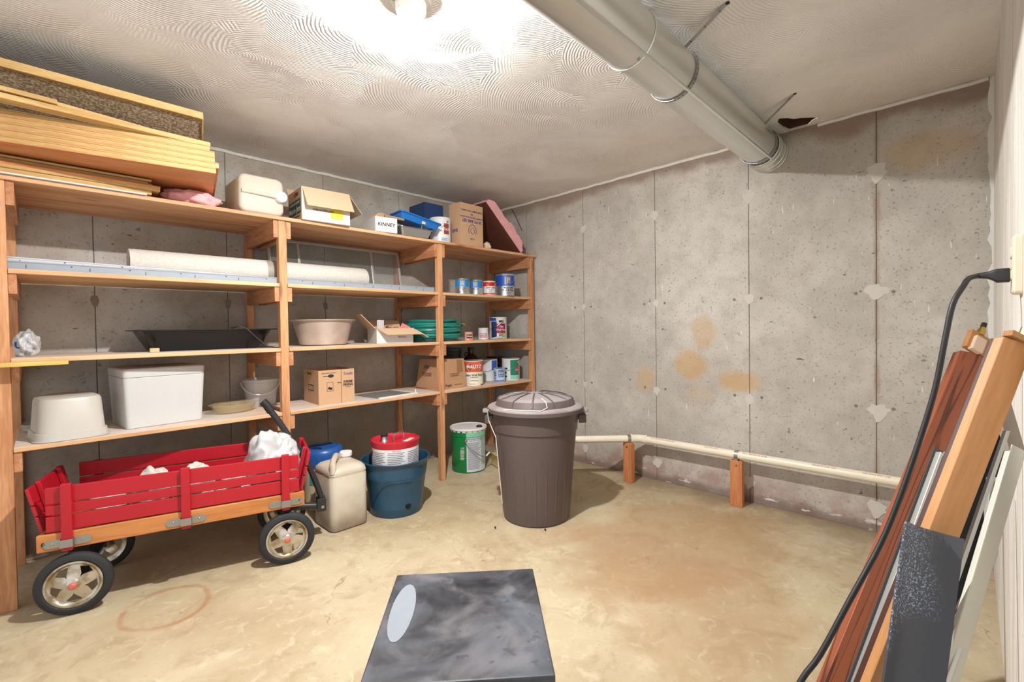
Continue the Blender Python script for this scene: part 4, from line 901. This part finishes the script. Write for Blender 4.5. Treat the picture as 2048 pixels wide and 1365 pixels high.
o = tag(obj('small_white_box', MB().box(-.022, .022, -.015, .015, 0, .17), M('box_white', (220, 219, 218)), bevel=.002), 'narrow white box standing upright in the open white carton', 'box'); o.location = inbox(.05, .10, 0.001); o.rotation_euler = (0, .05, .3)
HOSE = M('hose_green', (28, 124, 112), .35, var=.1, vs=8)
pts = []
for i in range(24*11+1):
    a = 2*PI*i/24+.6; L = i/24; lay = int(L) // 2; inn = int(L) % 2
    t = min(1, (L-int(L))*4)
    zt_ = .014+.0235*min(7, L*.62); rad_ = .222-.018*math.sin(L*2.1)-.010*max(0, L-7)
    pts.append((rad_*math.cos(a)*1.06, rad_*math.sin(a), zt_+.003*math.sin(3*a+L)))
ho = thing('garden_hose', 'coiled green garden hose on the third shelf', 'hose', (2.30, 3.225, S3))
obj('coil', MB().tube(pts, .0125, 8), HOSE, ho, smooth=True)
e = pts[-1]; obj('loose_end', MB().tube([(.10, -.13, .168), (.19, -.12, .150), (.235, -.115, .142)], .0125, 10), HOSE, ho, smooth=True)
obj('coupling', MB().lathe([(.013, 0), (.017, .003), (.017, .02), (.014, .022), (.014, .038), (0, .038)], 16, mat=Matrix.Translation((.232, -.115, .143)) @ Matrix.Rotation(PI/2+.1, 4, 'Y')), glossy('brass', (206, 176, 96), .3), ho, smooth=True)
ORG = M('label_orange', (226, 112, 62), .5)
paint_can('paint_can', 'tiny orange tin with black label on the third shelf', (2.515, 2.998, S3), .034, .072, M('tin_salmon', (222, 160, 132), .5), bands=((.02, .052, -.5, .9, INK), (.008, .035, 0, .9, ORG)), texts=(('Minwax', .014, .25, .038, PWHITE),))
MAG = M('label_magenta', (166, 30, 88), .5)
paint_can('plastic_tub', 'small white plastic tub with purple label on the third shelf', (2.79, 3.12, S3), .045, .105, GW, lid=GW, bands=((.018, .058, -.8, .8, M('label_mauve', (190, 96, 130), .5)),), texts=(('HOBBY', .02, .0, .045, PWHITE), ('PLASTER', .016, .0, .028, PWHITE)))
t = paint_can('paint_can', 'white gallon paint can with crimson and navy label on third shelf', (3.085, 3.235, S3), .084, .205, GW, lid=GW, bands=((.012, .165, -.85, -.15, M('label_nightblue', (30, 50, 96), .5)), (.055, .145, -.25, .95, MAG), (.125, .175, .1, .7, INK), (.010, .055, .05, 1.0, M('label_pale_olive', (196, 194, 150), .5)), (.17, .2, -1.1, -.2, DBL)), texts=(('DEVOE', .022, .40, .150, PWHITE), ('Flat', .026, .40, .115, PWHITE), ('Wall Paint', .026, .40, .085, PWHITE)), prints=((.1, .9, .015, .05, 4, INK),), bail=-1.0)
tag(obj('putty_tube', MB().tube([(2.86, 3.05, S3+.012), (2.90, 3.06, S3+.014), (2.98, 3.075, S3+.016)], [.006, .011, .012], 10), M('box_white', (220, 219, 218))), 'small white tube lying in front of the crimson labelled can', 'tube')
# pale strips jutting past the end post
tag(obj('wood_strip', MB().board((-.36, 2.895, S3-.026), (.075, 2.905, S3-.024), (0, 1, 0), .07, .018), wood('strip_yellow', (226, 200, 120), (196, 162, 84), 'x', knots=False), bevel=.001), 'splintered pale yellow wood strip across the end post', 'wood strip')
# ------------------------------------------------------------------ fourth shelf
DW = M('dishpan_white', (192, 187, 178), .4, var=.06, vs=5)
dp2 = thing('dish_pan', 'upturned off-white plastic dishpan on the fourth shelf', 'dishpan', (.075, 3.13, S4), .12)
obj('body', MB().loft([rrect(.122, .165, .07, .032), rrect(.120, .163, .08, .045), rrect(.112, .152, .085, .178), rrect(.106, .146, .082, .190), rrect(.092, .13, .075, .196)], False, True), DW, dp2, smooth=True)
obj('rim', MB().loft([rrect(.136, .178, .075, 0), rrect(.138, .18, .075, .004), rrect(.130, .172, .075, .006), rrect(.126, .168, .072, .036), rrect(.122, .165, .07, .038)], False, False), DW, dp2, smooth=True)
FO = M('styrofoam', (200, 199, 197), .8, var=.03, vs=60, bump=.15)
co = thing('foam_cooler', 'big white foam cooler with lid on the fourth shelf', 'cooler', (.276, 3.031, S4), math.atan2(.033, .358))
cw, cdp = .36, .36
obj('body', MB().loft([rrect(cw/2-.012, cdp/2-.012, .02, 0, cx=cw/2, cy=cdp/2), rrect(cw/2, cdp/2, .02, .262, cx=cw/2, cy=cdp/2)]), FO, co, smooth=True, bevel=.003)
obj('lid', MB().loft([rrect(cw/2, cdp/2, .02, .264, cx=cw/2, cy=cdp/2), rrect(cw/2+.002, cdp/2+.002, .02, .302, cx=cw/2, cy=cdp/2), rrect(cw/2-.004, cdp/2-.004, .018, .308, cx=cw/2, cy=cdp/2)]), FO, co, smooth=True)
obj('thumb_notch', MB().box(cw/2-.03, cw/2+.03, .004, .02, .3085, .3095), M('notch_grey', (186, 182, 176), .8), co)
AG = glass('amber_glass', (196, 176, 134), .05, .30)
di = thing('oval_dish', 'oval amber glass baking dish beside the foam cooler', 'dish', (.815, 3.215, S4), .25)
def ov(a, b, z): return [(a*math.cos(2*PI*i/40), b*math.sin(2*PI*i/40), z) for i in range(40)]
obj('body', MB().loft([ov(.10, .07, 0), ov(.108, .078, .004), ov(.125, .095, .045), ov(.142, .112, .049), ov(.142, .112, .053), ov(.121, .091, .049), ov(.104, .074, .008)], True, True), AG, di, smooth=True)
di2 = thing('oval_dish', 'shallow clear glass dish tucked behind the upturned dishpan', 'dish', (-.03, 3.40, S4), .1)
obj('body', MB().loft([ov(.05, .06, 0), ov(.058, .068, .004), ov(.066, .085, .04), ov(.063, .082, .04), ov(.054, .064, .007)], True, True), glass('clear_dish', (196, 190, 180), .06, .35), di2, smooth=True)
CB = translucent('bucket_clear', (232, 230, 228), .4, .3, .7)
bk = thing('clear_bucket', 'small translucent plastic bucket with white bail handle', 'bucket', (1.015, 3.378, S4))
obj('body', MB().lathe([(0, .004), (.082, .004), (.085, 0), (.088, .004), (.103, .155), (.109, .158), (.109, .172), (.104, .176), (.100, .170), (.084, .008), (0, .008)], 48), CB, bk, smooth=True)
fa = faceang(1.015, 3.378)
obj('bail', MB().tube([(.112*math.cos(fa-PI/2+PI*i/16), .112*math.sin(fa-PI/2+PI*i/16), .155-.075*math.sin(PI*i/16)) for i in range(17)], .004, 8), PWHITE, bk, smooth=True)
sb = thing('noodle_carton', 'open brown cardboard carton with black logo on the fourth shelf', 'box', (1.262, 3.04, S4), -.05)
carton(sb, .243, .285, .226, CARD, th=.004)
obj('tape_seam', MB().box(.150, .153, -.0012, -.0002, 0, .226), M('card_dark', (120, 84, 56), .8), sb); obj('seam_slot', MB().box(.125, .151, -.0014, -.0002, .135, .140), INK, sb)
ptext('SUPREME', .021, (.198, -.0014, .140), (1, 0, 0), (0, 0, 1), INK, sb, sx=.74, bold=.04); ptext('ORIGINAL', .021, (.198, -.0014, .120), (1, 0, 0), (0, 0, 1), INK, sb, sx=.74, bold=.04); ptext('FLAVOR', .010, (.198, -.0014, .105), (1, 0, 0), (0, 0, 1), INK, sb)
ptext('Totally', .024, (.200, -.0014, .195), (1, 0, 0), (0, 0, 1), M('ink_violet', (90, 80, 130), .7), sb)
ptext('RESTAURANT QUALITY', .009, (.07, -.0014, .206), (1, 0, 0), (0, 0, 1), INK, sb)
obj('printed_spoon', MB().prism([(.082+.02*math.cos(t), .186+.011*math.sin(t)) for t in [2*PI*i/18 for i in range(18)]], -.0014, -.0002, lambda u, v, w: (u, w, v)).box(.03, .064, -.0014, -.0002, .184, .188), INK, sb)
obj('printed_frame', MB().tube([(.055, -.001, .085), (.095, -.001, .085), (.095, -.001, .145), (.055, -.001, .145), (.055, -.001, .085)], .0012, 4), INK, sb)
obj('printed_hand', MB().prism([(.076+.015*math.cos(t), .103+.009*math.sin(t)+.003*math.cos(3*t)) for t in [2*PI*i/18 for i in range(18)]], -.0014, -.0002, lambda u, v, w: (u, w, v)), INK, sb)
obj('printed_barcode', MB().box(-.0014, -.0002, .09, .19, .085, .125), INK, sb)
for i in range(13): obj('barcode_bar', MB().box(-.0018, -.0014, .096+i*.007, .0985+i*.007, .09, .12), CARD, sb)
ptext('FRAGILE', .02, (-.0014, .17, .198), (0, -1, 0), (0, 0, 1), INK, sb)
fp = thing('picture_frame', 'flat grey glazed panel with white edge strips lying on shelf', 'panel', (1.66, 2.975, S4), .10)
obj('panel', MB().box(0, .335, 0, .30, 0, .005), M('panel_grey', (128, 130, 126), .3), fp)
obj('edge_strip', MB().box(0, .34, -.012, .010, .0, .008), PWHITE, fp); obj('edge_strip', MB().box(.318, .34, .0105, .30, 0, .008), PWHITE, fp)
obj('turn_clip', MB().tube([(.33, .0, .008), (.335, .004, .03)], .004, 8), PWHITE, fp)
hb2 = thing('worn_carton', 'worn brown cardboard carton with leaning sides by middle post', 'box', (2.23, 2.995, S4), .06)
w, dd, h = .27, .345, .238
def quad(a, b, c, d_, n_, m, name='carton_wall'):
    n_ = Vector(n_)*.004; return obj(name, MB().hexa([a, b, c, d_], [tuple(Vector(q)+n_) for q in (a, b, c, d_)]), m, hb2)
CW = M('carton_worn', (186, 142, 106), .85, var=.15, vs=9)
quad((0, 0, 0), (w, 0, 0), (w-.012, .02, h), (.012, .02, h+.01), (0, 1, 0), CW); quad((0, dd, 0), (0, 0, 0), (.012, .02, h+.01), (.03, dd-.02, h), (1, 0, 0), CW)
quad((w, 0, 0), (w, dd, 0), (w-.02, dd-.02, h), (w-.012, .02, h), (-1, 0, 0), CW); quad((w, dd, 0), (0, dd, 0), (.03, dd-.02, h), (w-.02, dd-.02, h), (0, -1, 0), CW)
obj('carton_floor', MB().box(.004, w-.004, .004, dd-.004, 0, .004), CW, hb2)
ptext('Fragile', .026, (.07, .0002, .03), (1, 0, 0), (0, .1, 1), INK, hb2); ptext('DO NOT STACK', .011, (.17, .001, .03), (1, 0, 0), (0, .1, 1), INK, hb2); ptext('THIS CARTON MEETS', .011, (.14, .006, .12), (1, 0, 0), (0, .085, 1), INK, hb2); ptext('ALL REQUIREMENTS', .011, (.14, .0045, .105), (1, 0, 0), (0, .085, 1), INK, hb2)
obj('tape_patch', MB().hexa([(.17, .0095, .13), (.235, .0095, .13), (.23, .0185, .234), (.175, .0185, .234)], [(.17, .0085, .13), (.235, .0085, .13), (.23, .0175, .234), (.175, .0175, .234)]), M('tape_brown', (150, 112, 72), .5), hb2)
ptext('0301', .036, (.0045, .20, .175), (.0, -1, 0), (.05, 0, 1), INKB, hb2); ptext('TAKE CARE HANDLE', .014, (.003, .20, .125), (0, -1, 0), (.05, 0, 1), INK, hb2); ptext('WITH GLASS HERE', .014, (.002, .20, .108), (0, -1, 0), (.05, 0, 1), INK, hb2)
dkp = thing('dark_pail', 'dark grey plastic pail behind the worn carton', 'pail', (2.655, 3.42, S4)); obj('body', MB().lathe([(0, 0), (.075, 0), (.08, .006), (.092, .29), (.096, .295), (.096, .31), (.090, .31), (.076, .01), (0, .01)], 40), M('pail_dark', (70, 72, 76), .4), dkp, smooth=True); obj('rim_band', MB().lathe([(.093, .26), (.0965, .264), (.0965, .27), (.093, .274)], 40), M('pail_dark2', (60, 62, 66), .4), dkp, smooth=True)
BG = NT('amber_jug'); BG = BG.out(BG.mix(BG.noise(5), srgb(46, 26, 16), srgb(70, 38, 20)), .12)
jj = thing('amber_jug', 'dark amber glass jug behind the orange labelled can', 'jug', (2.783, 3.288, S4))
obj('body', MB().lathe([(0, 0), (.07, 0), (.076, .008), (.076, .17), (.07, .205), (.05, .235), (.03, .25), (.026, .262), (.026, .285), (0, .285)], 40), BG, jj, smooth=True)
obj('cap', MB().lathe([(.029, .286), (.030, .288), (.030, .312), (.026, .315), (0, .315)], 32, cap0=True), M('cap_dark', (48, 40, 34), .5), jj, smooth=True); obj('finger_loop', MB().tube([(.03*math.cos(a)-.045, -.0, .25+.02*math.sin(a)) for a in [2*PI*i/12 for i in range(13)]], .006, 8), BG, jj, smooth=True)
ORM = M('label_rust_orange', (206, 92, 56), .5); CRM = M('label_cream', (232, 224, 206), .5)
paint_can('paint_can', 'gallon paint can with orange and cream label and black oval', (2.618, 3.065, S4), .0835, .215, CRM, bands=((.118, .208, -1.6, 1.6, ORM), (.0, .012, -1.6, -.75, INK), (.0, .012, .8, 1.6, INK)), ovals=((.08, .163, .068, .038, GW), (.08, .163, .063, .034, INK)), texts=(('MAUTZ', .040, .08, .163, PWHITE), ('Latex Wall Paint', .026, .06, .092, INK), ('INTERIOR FLAT', .010, .1, .072, INK), ('ONE GALLON', .011, .1, .045, INK)), prints=((-.5, .7, .012, .022, 1, INKG),))
WBL = M('label_cobalt', (44, 84, 176), .5)
paint_can('paint_can', 'white gallon paint can with cobalt smear and hanging bail', (2.945, 3.225, S4), .083, .2, GW, bands=((.10, .19, .35, 1.1, WBL), (.05, .12, .75, 1.1, WBL)), bail=-.3)
paint_can('paint_can', 'pale blue quart paint can standing before the gallon cans', (2.915, 3.05, S4), .0525, .124, M('can_pale_blue', (186, 202, 224), .4), bands=((.045, .115, -.15, .85, M('label_steel', (92, 124, 178), .5)), (.008, .018, -1, 1, WBL)), texts=(('Satin', .022, .3, .085, PWHITE), ('Enamel', .012, .3, .06, PWHITE)), prints=((-1.0, -.35, .025, .10, 5, INK),))
TG = M('label_teal_green', (18, 126, 100), .5)
paint_can('paint_can', 'white and green gallon paint can with red label at shelf end', (3.105, 3.09, S4), .083, .204, GW, bands=((.05, .19, -.05, 1.1, TG), (.01, .05, -.05, 1.1, M('label_mint2', (150, 206, 190), .5)), (.07, .135, .55, 1.0, M('label_crimson', (186, 36, 56), .5))), texts=(('No.1', .02, .78, .10, PWHITE),), prints=((-1.0, -.2, .02, .13, 3, INK),), bail=-.55)
paint_can('paint_can', 'dark maroon gallon paint can at the back of fourth shelf', (3.115, 3.315, S4), .078, .213, M('can_maroon', (58, 26, 34), .4))
# ------------------------------------------------------------------ things leaning by the white wall
def to_floor(a, b):
    a, b = Vector(a), Vector(b); d = b-a; return a+d*((a.z-.004)/(a.z-b.z))
CHERRY = NT('board_reddish'); _n = CHERRY.noise(1.0, 2, CHERRY.mapping((17, 6, .9)), .5, .5)
_w = CHERRY.math('ADD', CHERRY.step(CHERRY.math('ABSOLUTE', CHERRY.math('SUBTRACT', _n, .46)), 0, .022, 1, 0), CHERRY.step(CHERRY.math('ABSOLUTE', CHERRY.math('SUBTRACT', _n, .58)), 0, .014, .7, 0), True)
CHERRY = CHERRY.out(CHERRY.mix(_w, CHERRY.mix(CHERRY.noise(3, 3), srgb(140, 74, 46), srgb(160, 90, 58)), srgb(86, 42, 26)), .5)
TANW = wood('board_tan', (190, 138, 86), (172, 120, 72), 'z', .5, knots=False); DARKW = M('board_dark', (62, 28, 20), .5, var=.2)
def corners(TL, TR, BL, BR, th, name, mat, parent):
    """slab whose broad face has corners TL TR BL BR (top/bottom, left/right seen from the room), carried down to the floor"""
    TL, TR = Vector(TL), Vector(TR); FL, FR = to_floor(TL, BL), to_floor(TR, BR)
    n = (TR-TL).cross(FL-TL).normalized()*th
    if n.dot(Vector((-1, 1, .3))) > 0: n = -n
    f = [TL, TR, FR, FL]; b = [q+n for q in f]
    for q in b[2:]: q.z = max(q.z, .002)
    zx = (TL-FL).normalized(); xx = (TR-TL); xx = (xx-zx*xx.dot(zx)).normalized(); yy = zx.cross(xx)
    fm = Matrix((xx, yy, zx)).transposed().to_4x4(); fm.translation = FL; fi = fm.inverted()
    o = obj(name, MB().hexa([tuple(fi @ q) for q in f], [tuple(fi @ q) for q in b]), mat, parent, bevel=.002); o.matrix_local = fm; return o
rb = thing('reddish_board', 'long reddish brown board with dark grain leaning behind the black cable', 'board', (0, 0, 0))
corners((2.477, .023, 1.089), (2.545, -.046, 1.073), (1.661, .313, .099), (1.729, .244, .097), .03, 'plank', CHERRY, rb)
up_ = (Vector((2.477, .023, 1.089))-Vector((1.661, .313, .099))).normalized(); wd = (Vector((2.545, -.046, 1.073))-Vector((2.477, .023, 1.089)))
c0 = (Vector((2.477, .023, 1.089))+Vector((2.545, -.046, 1.073)))/2
obj('tenon', MB().board(c0+up_*.002+Vector((.008, .0, 0)), c0+up_*.085+Vector((.008, 0, 0)), wd, .078, .022), TANW, rb, bevel=.002)
obj('tenon_insert', MB().board(c0+up_*.006+Vector((-.008, -.004, 0)), c0+up_*.070+Vector((-.008, -.004, 0)), wd, .042, .022), M('insert_pale', (222, 196, 172), .7), rb, bevel=.003)
obj('brass_fitting', MB().tube([c0+up_*.085, c0+up_*.105, c0+up_*.125], [.012, .014, .008], 12), glossy('brass', (206, 176, 96), .3), rb, smooth=True)
obj('fitting_tip', MB().tube([c0+up_*.125, c0+up_*.145], .009, 10), INK, rb)
db = thing('dark_board', 'narrow dark maroon board leaning just behind the tan board', 'board', (0, 0, 0))
corners((1.350, -.030, 1.165), (1.395, -.072, 1.150), (1.020, .150, .545), (1.075, .098, .54), .022, 'plank', DARKW, db)
tb = thing('tan_board', 'smooth light tan board leaning on the white wall', 'board', (0, 0, 0))
corners((1.167, -.044, 1.173), (1.203, -.081, 1.158), (.917, .111, .625), (.955, .072, .624), .018, 'plank', TANW, tb)
u3 = (Vector((1.167, -.044, 1.173))-Vector((.917, .111, .625))).normalized()
obj('splintered_end', MB().board(Vector((1.187, -.062, 1.164)), Vector((1.187, -.062, 1.164))+u3*.010, (.036, -.037, -.015), .046, .016), M('end_grain', (176, 128, 84), .9, var=.3, vs=90, bump=.6), tb)
obj('brass_fitting', MB().tube([Vector((1.196, -.069, 1.170)), Vector((1.196, -.069, 1.170))+u3*.018], .009, 10), glossy('brass', (206, 176, 96), .3), tb)
mt = thing('rubber_strip', 'speckled black rubber strip standing curved in front of the tan board', 'rubber strip', (0, 0, 0))
def matmat():
    k = NT('speckled_black'); x, y, z = k.xyz(); s = k.step(k.noise(330, 2, rough=.7), .5, .68)
    side = k.step(k.math('ADD', y, k.math('MULTIPLY', k.noise(14, 4), .04)), .045, .085); top = k.step(k.math('ADD', z, k.math('MULTIPLY', k.noise(9, 4), .16)), .80, .84)
    f = k.math('MULTIPLY', k.math('MULTIPLY', s, side), top)
    return k.out(k.mix(f, srgb(66, 68, 74), srgb(156, 168, 190)), .42, 0, k.noise(160, 2), .15, .002)
TLm, TRm = Vector((.934, .071, .891)), Vector((.997, .007, .862)); BLm, BRm = Vector((.829, .088, .687)), Vector((.891, .025, .685))
FLm, FRm = to_floor(TLm, BLm), to_floor(TRm, BRm); nn = (TRm-TLm).cross(FLm-TLm).normalized()
if nn.dot(Vector((-1, 1, .3))) < 0: nn = -nn
rings = []
for (A, B) in ((TLm, TRm), (FLm, FRm)):
    fr = [A.lerp(B, i/12)+nn*(.016*math.sin(PI*i/12)) for i in range(13)]; bk_ = [q-nn*.004 for q in fr][::-1]
    rings.append([(q.x, q.y, max(q.z, .002)) for q in fr+bk_])
obj('strip', MB().loft(rings), matmat(), mt, smooth=True)
dn = (FLm-TLm).normalized()
for i in range(8):
    q = TLm.lerp(TRm, .10)+dn*(.105+.016*i)+nn*.006
    q2 = TLm.lerp(TRm, .34)+dn*(.108+.016*i+(.004 if i % 2 else .010))+nn*.0155
    obj('embossed_rib', MB().tube([tuple(q), tuple(q.lerp(q2, .5)+nn*.0025), tuple(q2)], .0012, 6), M('rib_grey', (150, 156, 166), .3), mt)
# aluminium track, three rails
tk = thing('sliding_track', 'aluminium sliding window track leaning along the reddish board', 'metal track', (0, 0, 0))
a0 = Vector((1.702, .047, .847)); b0 = to_floor(a0, (1.407, .191, .307)); sv = Vector((.703, -.711, 0))*.021
for i in range(3):
    obj('track_rail', MB().board(a0+sv*(i-.6), b0+sv*(i-.6)+Vector((0, 0, .004)), (.703, -.711, 0), .008, .018), ALU, tk, bevel=.001)
nv = Vector((.5, .5, -.2)).normalized()
obj('track_web', MB().board(a0+sv*.4+nv*.008, b0+sv*.4+nv*.008+Vector((0, 0, .004)), (.703, -.711, 0), .058, .003), M('web_dark', (74, 74, 76), .4), tk)
# screen with white stile and black mesh
sc = thing('insect_screen', 'black insect screen with off-white metal frame leaning on the wall', 'screen', (0, 0, 0))
f1a, f1b = Vector((1.383, -.053, 1.003)), Vector((1.354, -.066, .938)); fl_ = to_floor(f1b, (1.115, .025, .561)); vv = (f1a-f1b)*2.4
OFFW = M('frame_offwhite', (206, 204, 190), .45); FTAN = M('frame_taupe', (150, 136, 120), .5)
obj('stile', MB().board(f1b+(f1b-fl_).normalized()*.01, fl_+Vector((0, 0, .006)), (.703, -.711, 0), .029, .012), OFFW, sc, bevel=.002)
obj('top_rail', MB().board(f1b, f1b+vv, (.703, -.711, 0), .032, .012), FTAN, sc, bevel=.002)
back = Vector((.35, .33, 0))*.03
q = [f1b+back, f1b+vv+back, fl_+vv+back, fl_+back]; q[2].z = max(.01, q[2].z)
obj('mesh', MB().hexa([tuple(p) for p in q], [tuple(p+Vector((.002, .002, 0))) for p in q]), M('mesh_black', (14, 14, 15), .8), sc)
rl = thing('screen_rails', 'pair of thin bent aluminium rails leaning against the black screen', 'metal rails', (0, 0, 0))
A_, B_ = Vector((1.317, -0.031, 0.888)), Vector((1.261, -0.021, 0.753)); C_ = to_floor(B_, Vector((1.124, 0.029, 0.603)))
for o_ in (Vector((0, 0, 0)), Vector((.703, -.711, 0))*.019):
    mid = B_+o_; obj('rail', MB().board(A_+o_*.8, mid, (.703, -.711, 0), .008, .010), ALU, rl, bevel=.001); obj('rail', MB().board(mid, C_+o_+Vector((0, 0, .005)), (.703, -.711, 0), .008, .010), ALU, rl, bevel=.001)
obj('rail_web', MB().board(B_+Vector((.703, -.711, 0))*.0095+Vector((.006, .006, 0)), C_+Vector((.703, -.711, 0))*.0095+Vector((.006, .006, .005)), (.703, -.711, 0), .018, .003), M('web_brown', (88, 70, 58), .5), rl)
zs_ = tag(obj('serrated_strip', MB().strip([tuple(Vector((1.29, -.052, .99)).lerp(to_floor((1.29, -.052, .99), (1.215, -.004, .80)), t)) for t in (0, .25, .5, .75, 1)], (.006, -.006, 0), .006), ALU), 'thin serrated metal strip along the tan board edge', 'metal strip')
# outlet, plug and cable
op = thing('power_outlet', 'ivory outlet plate on the white wall', 'outlet', (1.62, YR, 1.331))
IV = M('ivory_plate', (226, 214, 190), .4, var=.04)
obj('plate', MB().loft([[(p[0], .0005, p[1]) for p in rrect(.045, .069, .008, 0)], [(p[0], .012, p[1]) for p in rrect(.044, .068, .008, 0)], [(p[0], .016, p[1]) for p in rrect(.040, .064, .006, 0)]]), IV, op, smooth=True)
for z in (-.022, .03): obj('receptacle', MB().loft([[(p[0], .0162, z+p[1]) for p in rrect(.017, .014, .010, 0)], [(p[0], .0185, z+p[1]) for p in rrect(.0165, .0135, .010, 0)]]), IV, op, smooth=True)
PB = M('plug_black', (34, 34, 36), .5)
cbz = thing('power_cable', 'thick black cable hanging from the plug in the ivory outlet', 'cable', (0, 0, 0))
def ps(y, hx, hz, z): return [(1.62+p[0], y, z+p[1]) for p in rrect(hx, hz, .006, 0)]
obj('plug', MB().loft([ps(YR+.0192, .015, .0165, 1.309), ps(YR+.040, .015, .0165, 1.309), ps(YR+.048, .012, .012, 1.311), ps(YR+.058, .008, .008, 1.312), ps(YR+.074, .0065, .0065, 1.312)]), PB, cbz, smooth=True)
cp = [(1.62, -.016, 1.312), (1.596, .000, 1.305), (1.570, .010, 1.285), (1.548, .028, 1.241), (1.533, .041, 1.156), (1.513, .058, 1.036), (1.485, .084, .915), (1.435, .117, .780), (1.386, .149, .672), (1.309, .196, .554), (1.234, .241, .441), (1.189, .271, .386), (1.10, .32, .26), (1.02, .37, .13), (.96, .42, .04), (.90, .47, .008), (.80, .48, .008), (.66, .42, .008)]
V = [Vector(p) for p in cp]; sm_ = []
for i in range(len(V)-1):
    p0, p1, p2, p3 = V[max(0, i-1)], V[i], V[i+1], V[min(len(V)-1, i+2)]
    for t in (0, .25, .5, .75):
        sm_.append(tuple(.5*((2*p1)+(p2-p0)*t+(2*p0-5*p1+4*p2-p3)*t*t+(3*p1-p0-3*p2+p3)*t**3)))
sm_.append(tuple(V[-1])); sm_ = [(x, y, max(z, .0075)) for x, y, z in sm_]
obj('cable', MB().tube(sm_, .0062, 10), PB, cbz, smooth=True)
# stray wire and floor chips
tag(obj('loose_wire', MB().tube([(XB-.006, 3.267, 2.395), (XB-.006, 3.22, 2.33), (XB-.006, 3.16, 2.22), (XB-.007, 3.12, 2.15)], .003, 6), INK), 'loose black wire hanging from the ceiling joint by the corner', 'wire')
for i, (x, y, lab) in enumerate(((2.06, 1.78, 'small black chip on the floor before the trash can'), (1.88, 2.02, 'black crumb on the floor left of the trash can'))):
    o = tag(obj('paint_chip', MB().prism([(.018, 0), (.006, .006), (-.014, .004), (-.016, -.003), (.004, -.004)], .0005, .004, lambda u, v, w: (u, v, w)), INK), lab, 'chip'); o.location = (x, y, 0); o.rotation_euler = (0, 0, .9)
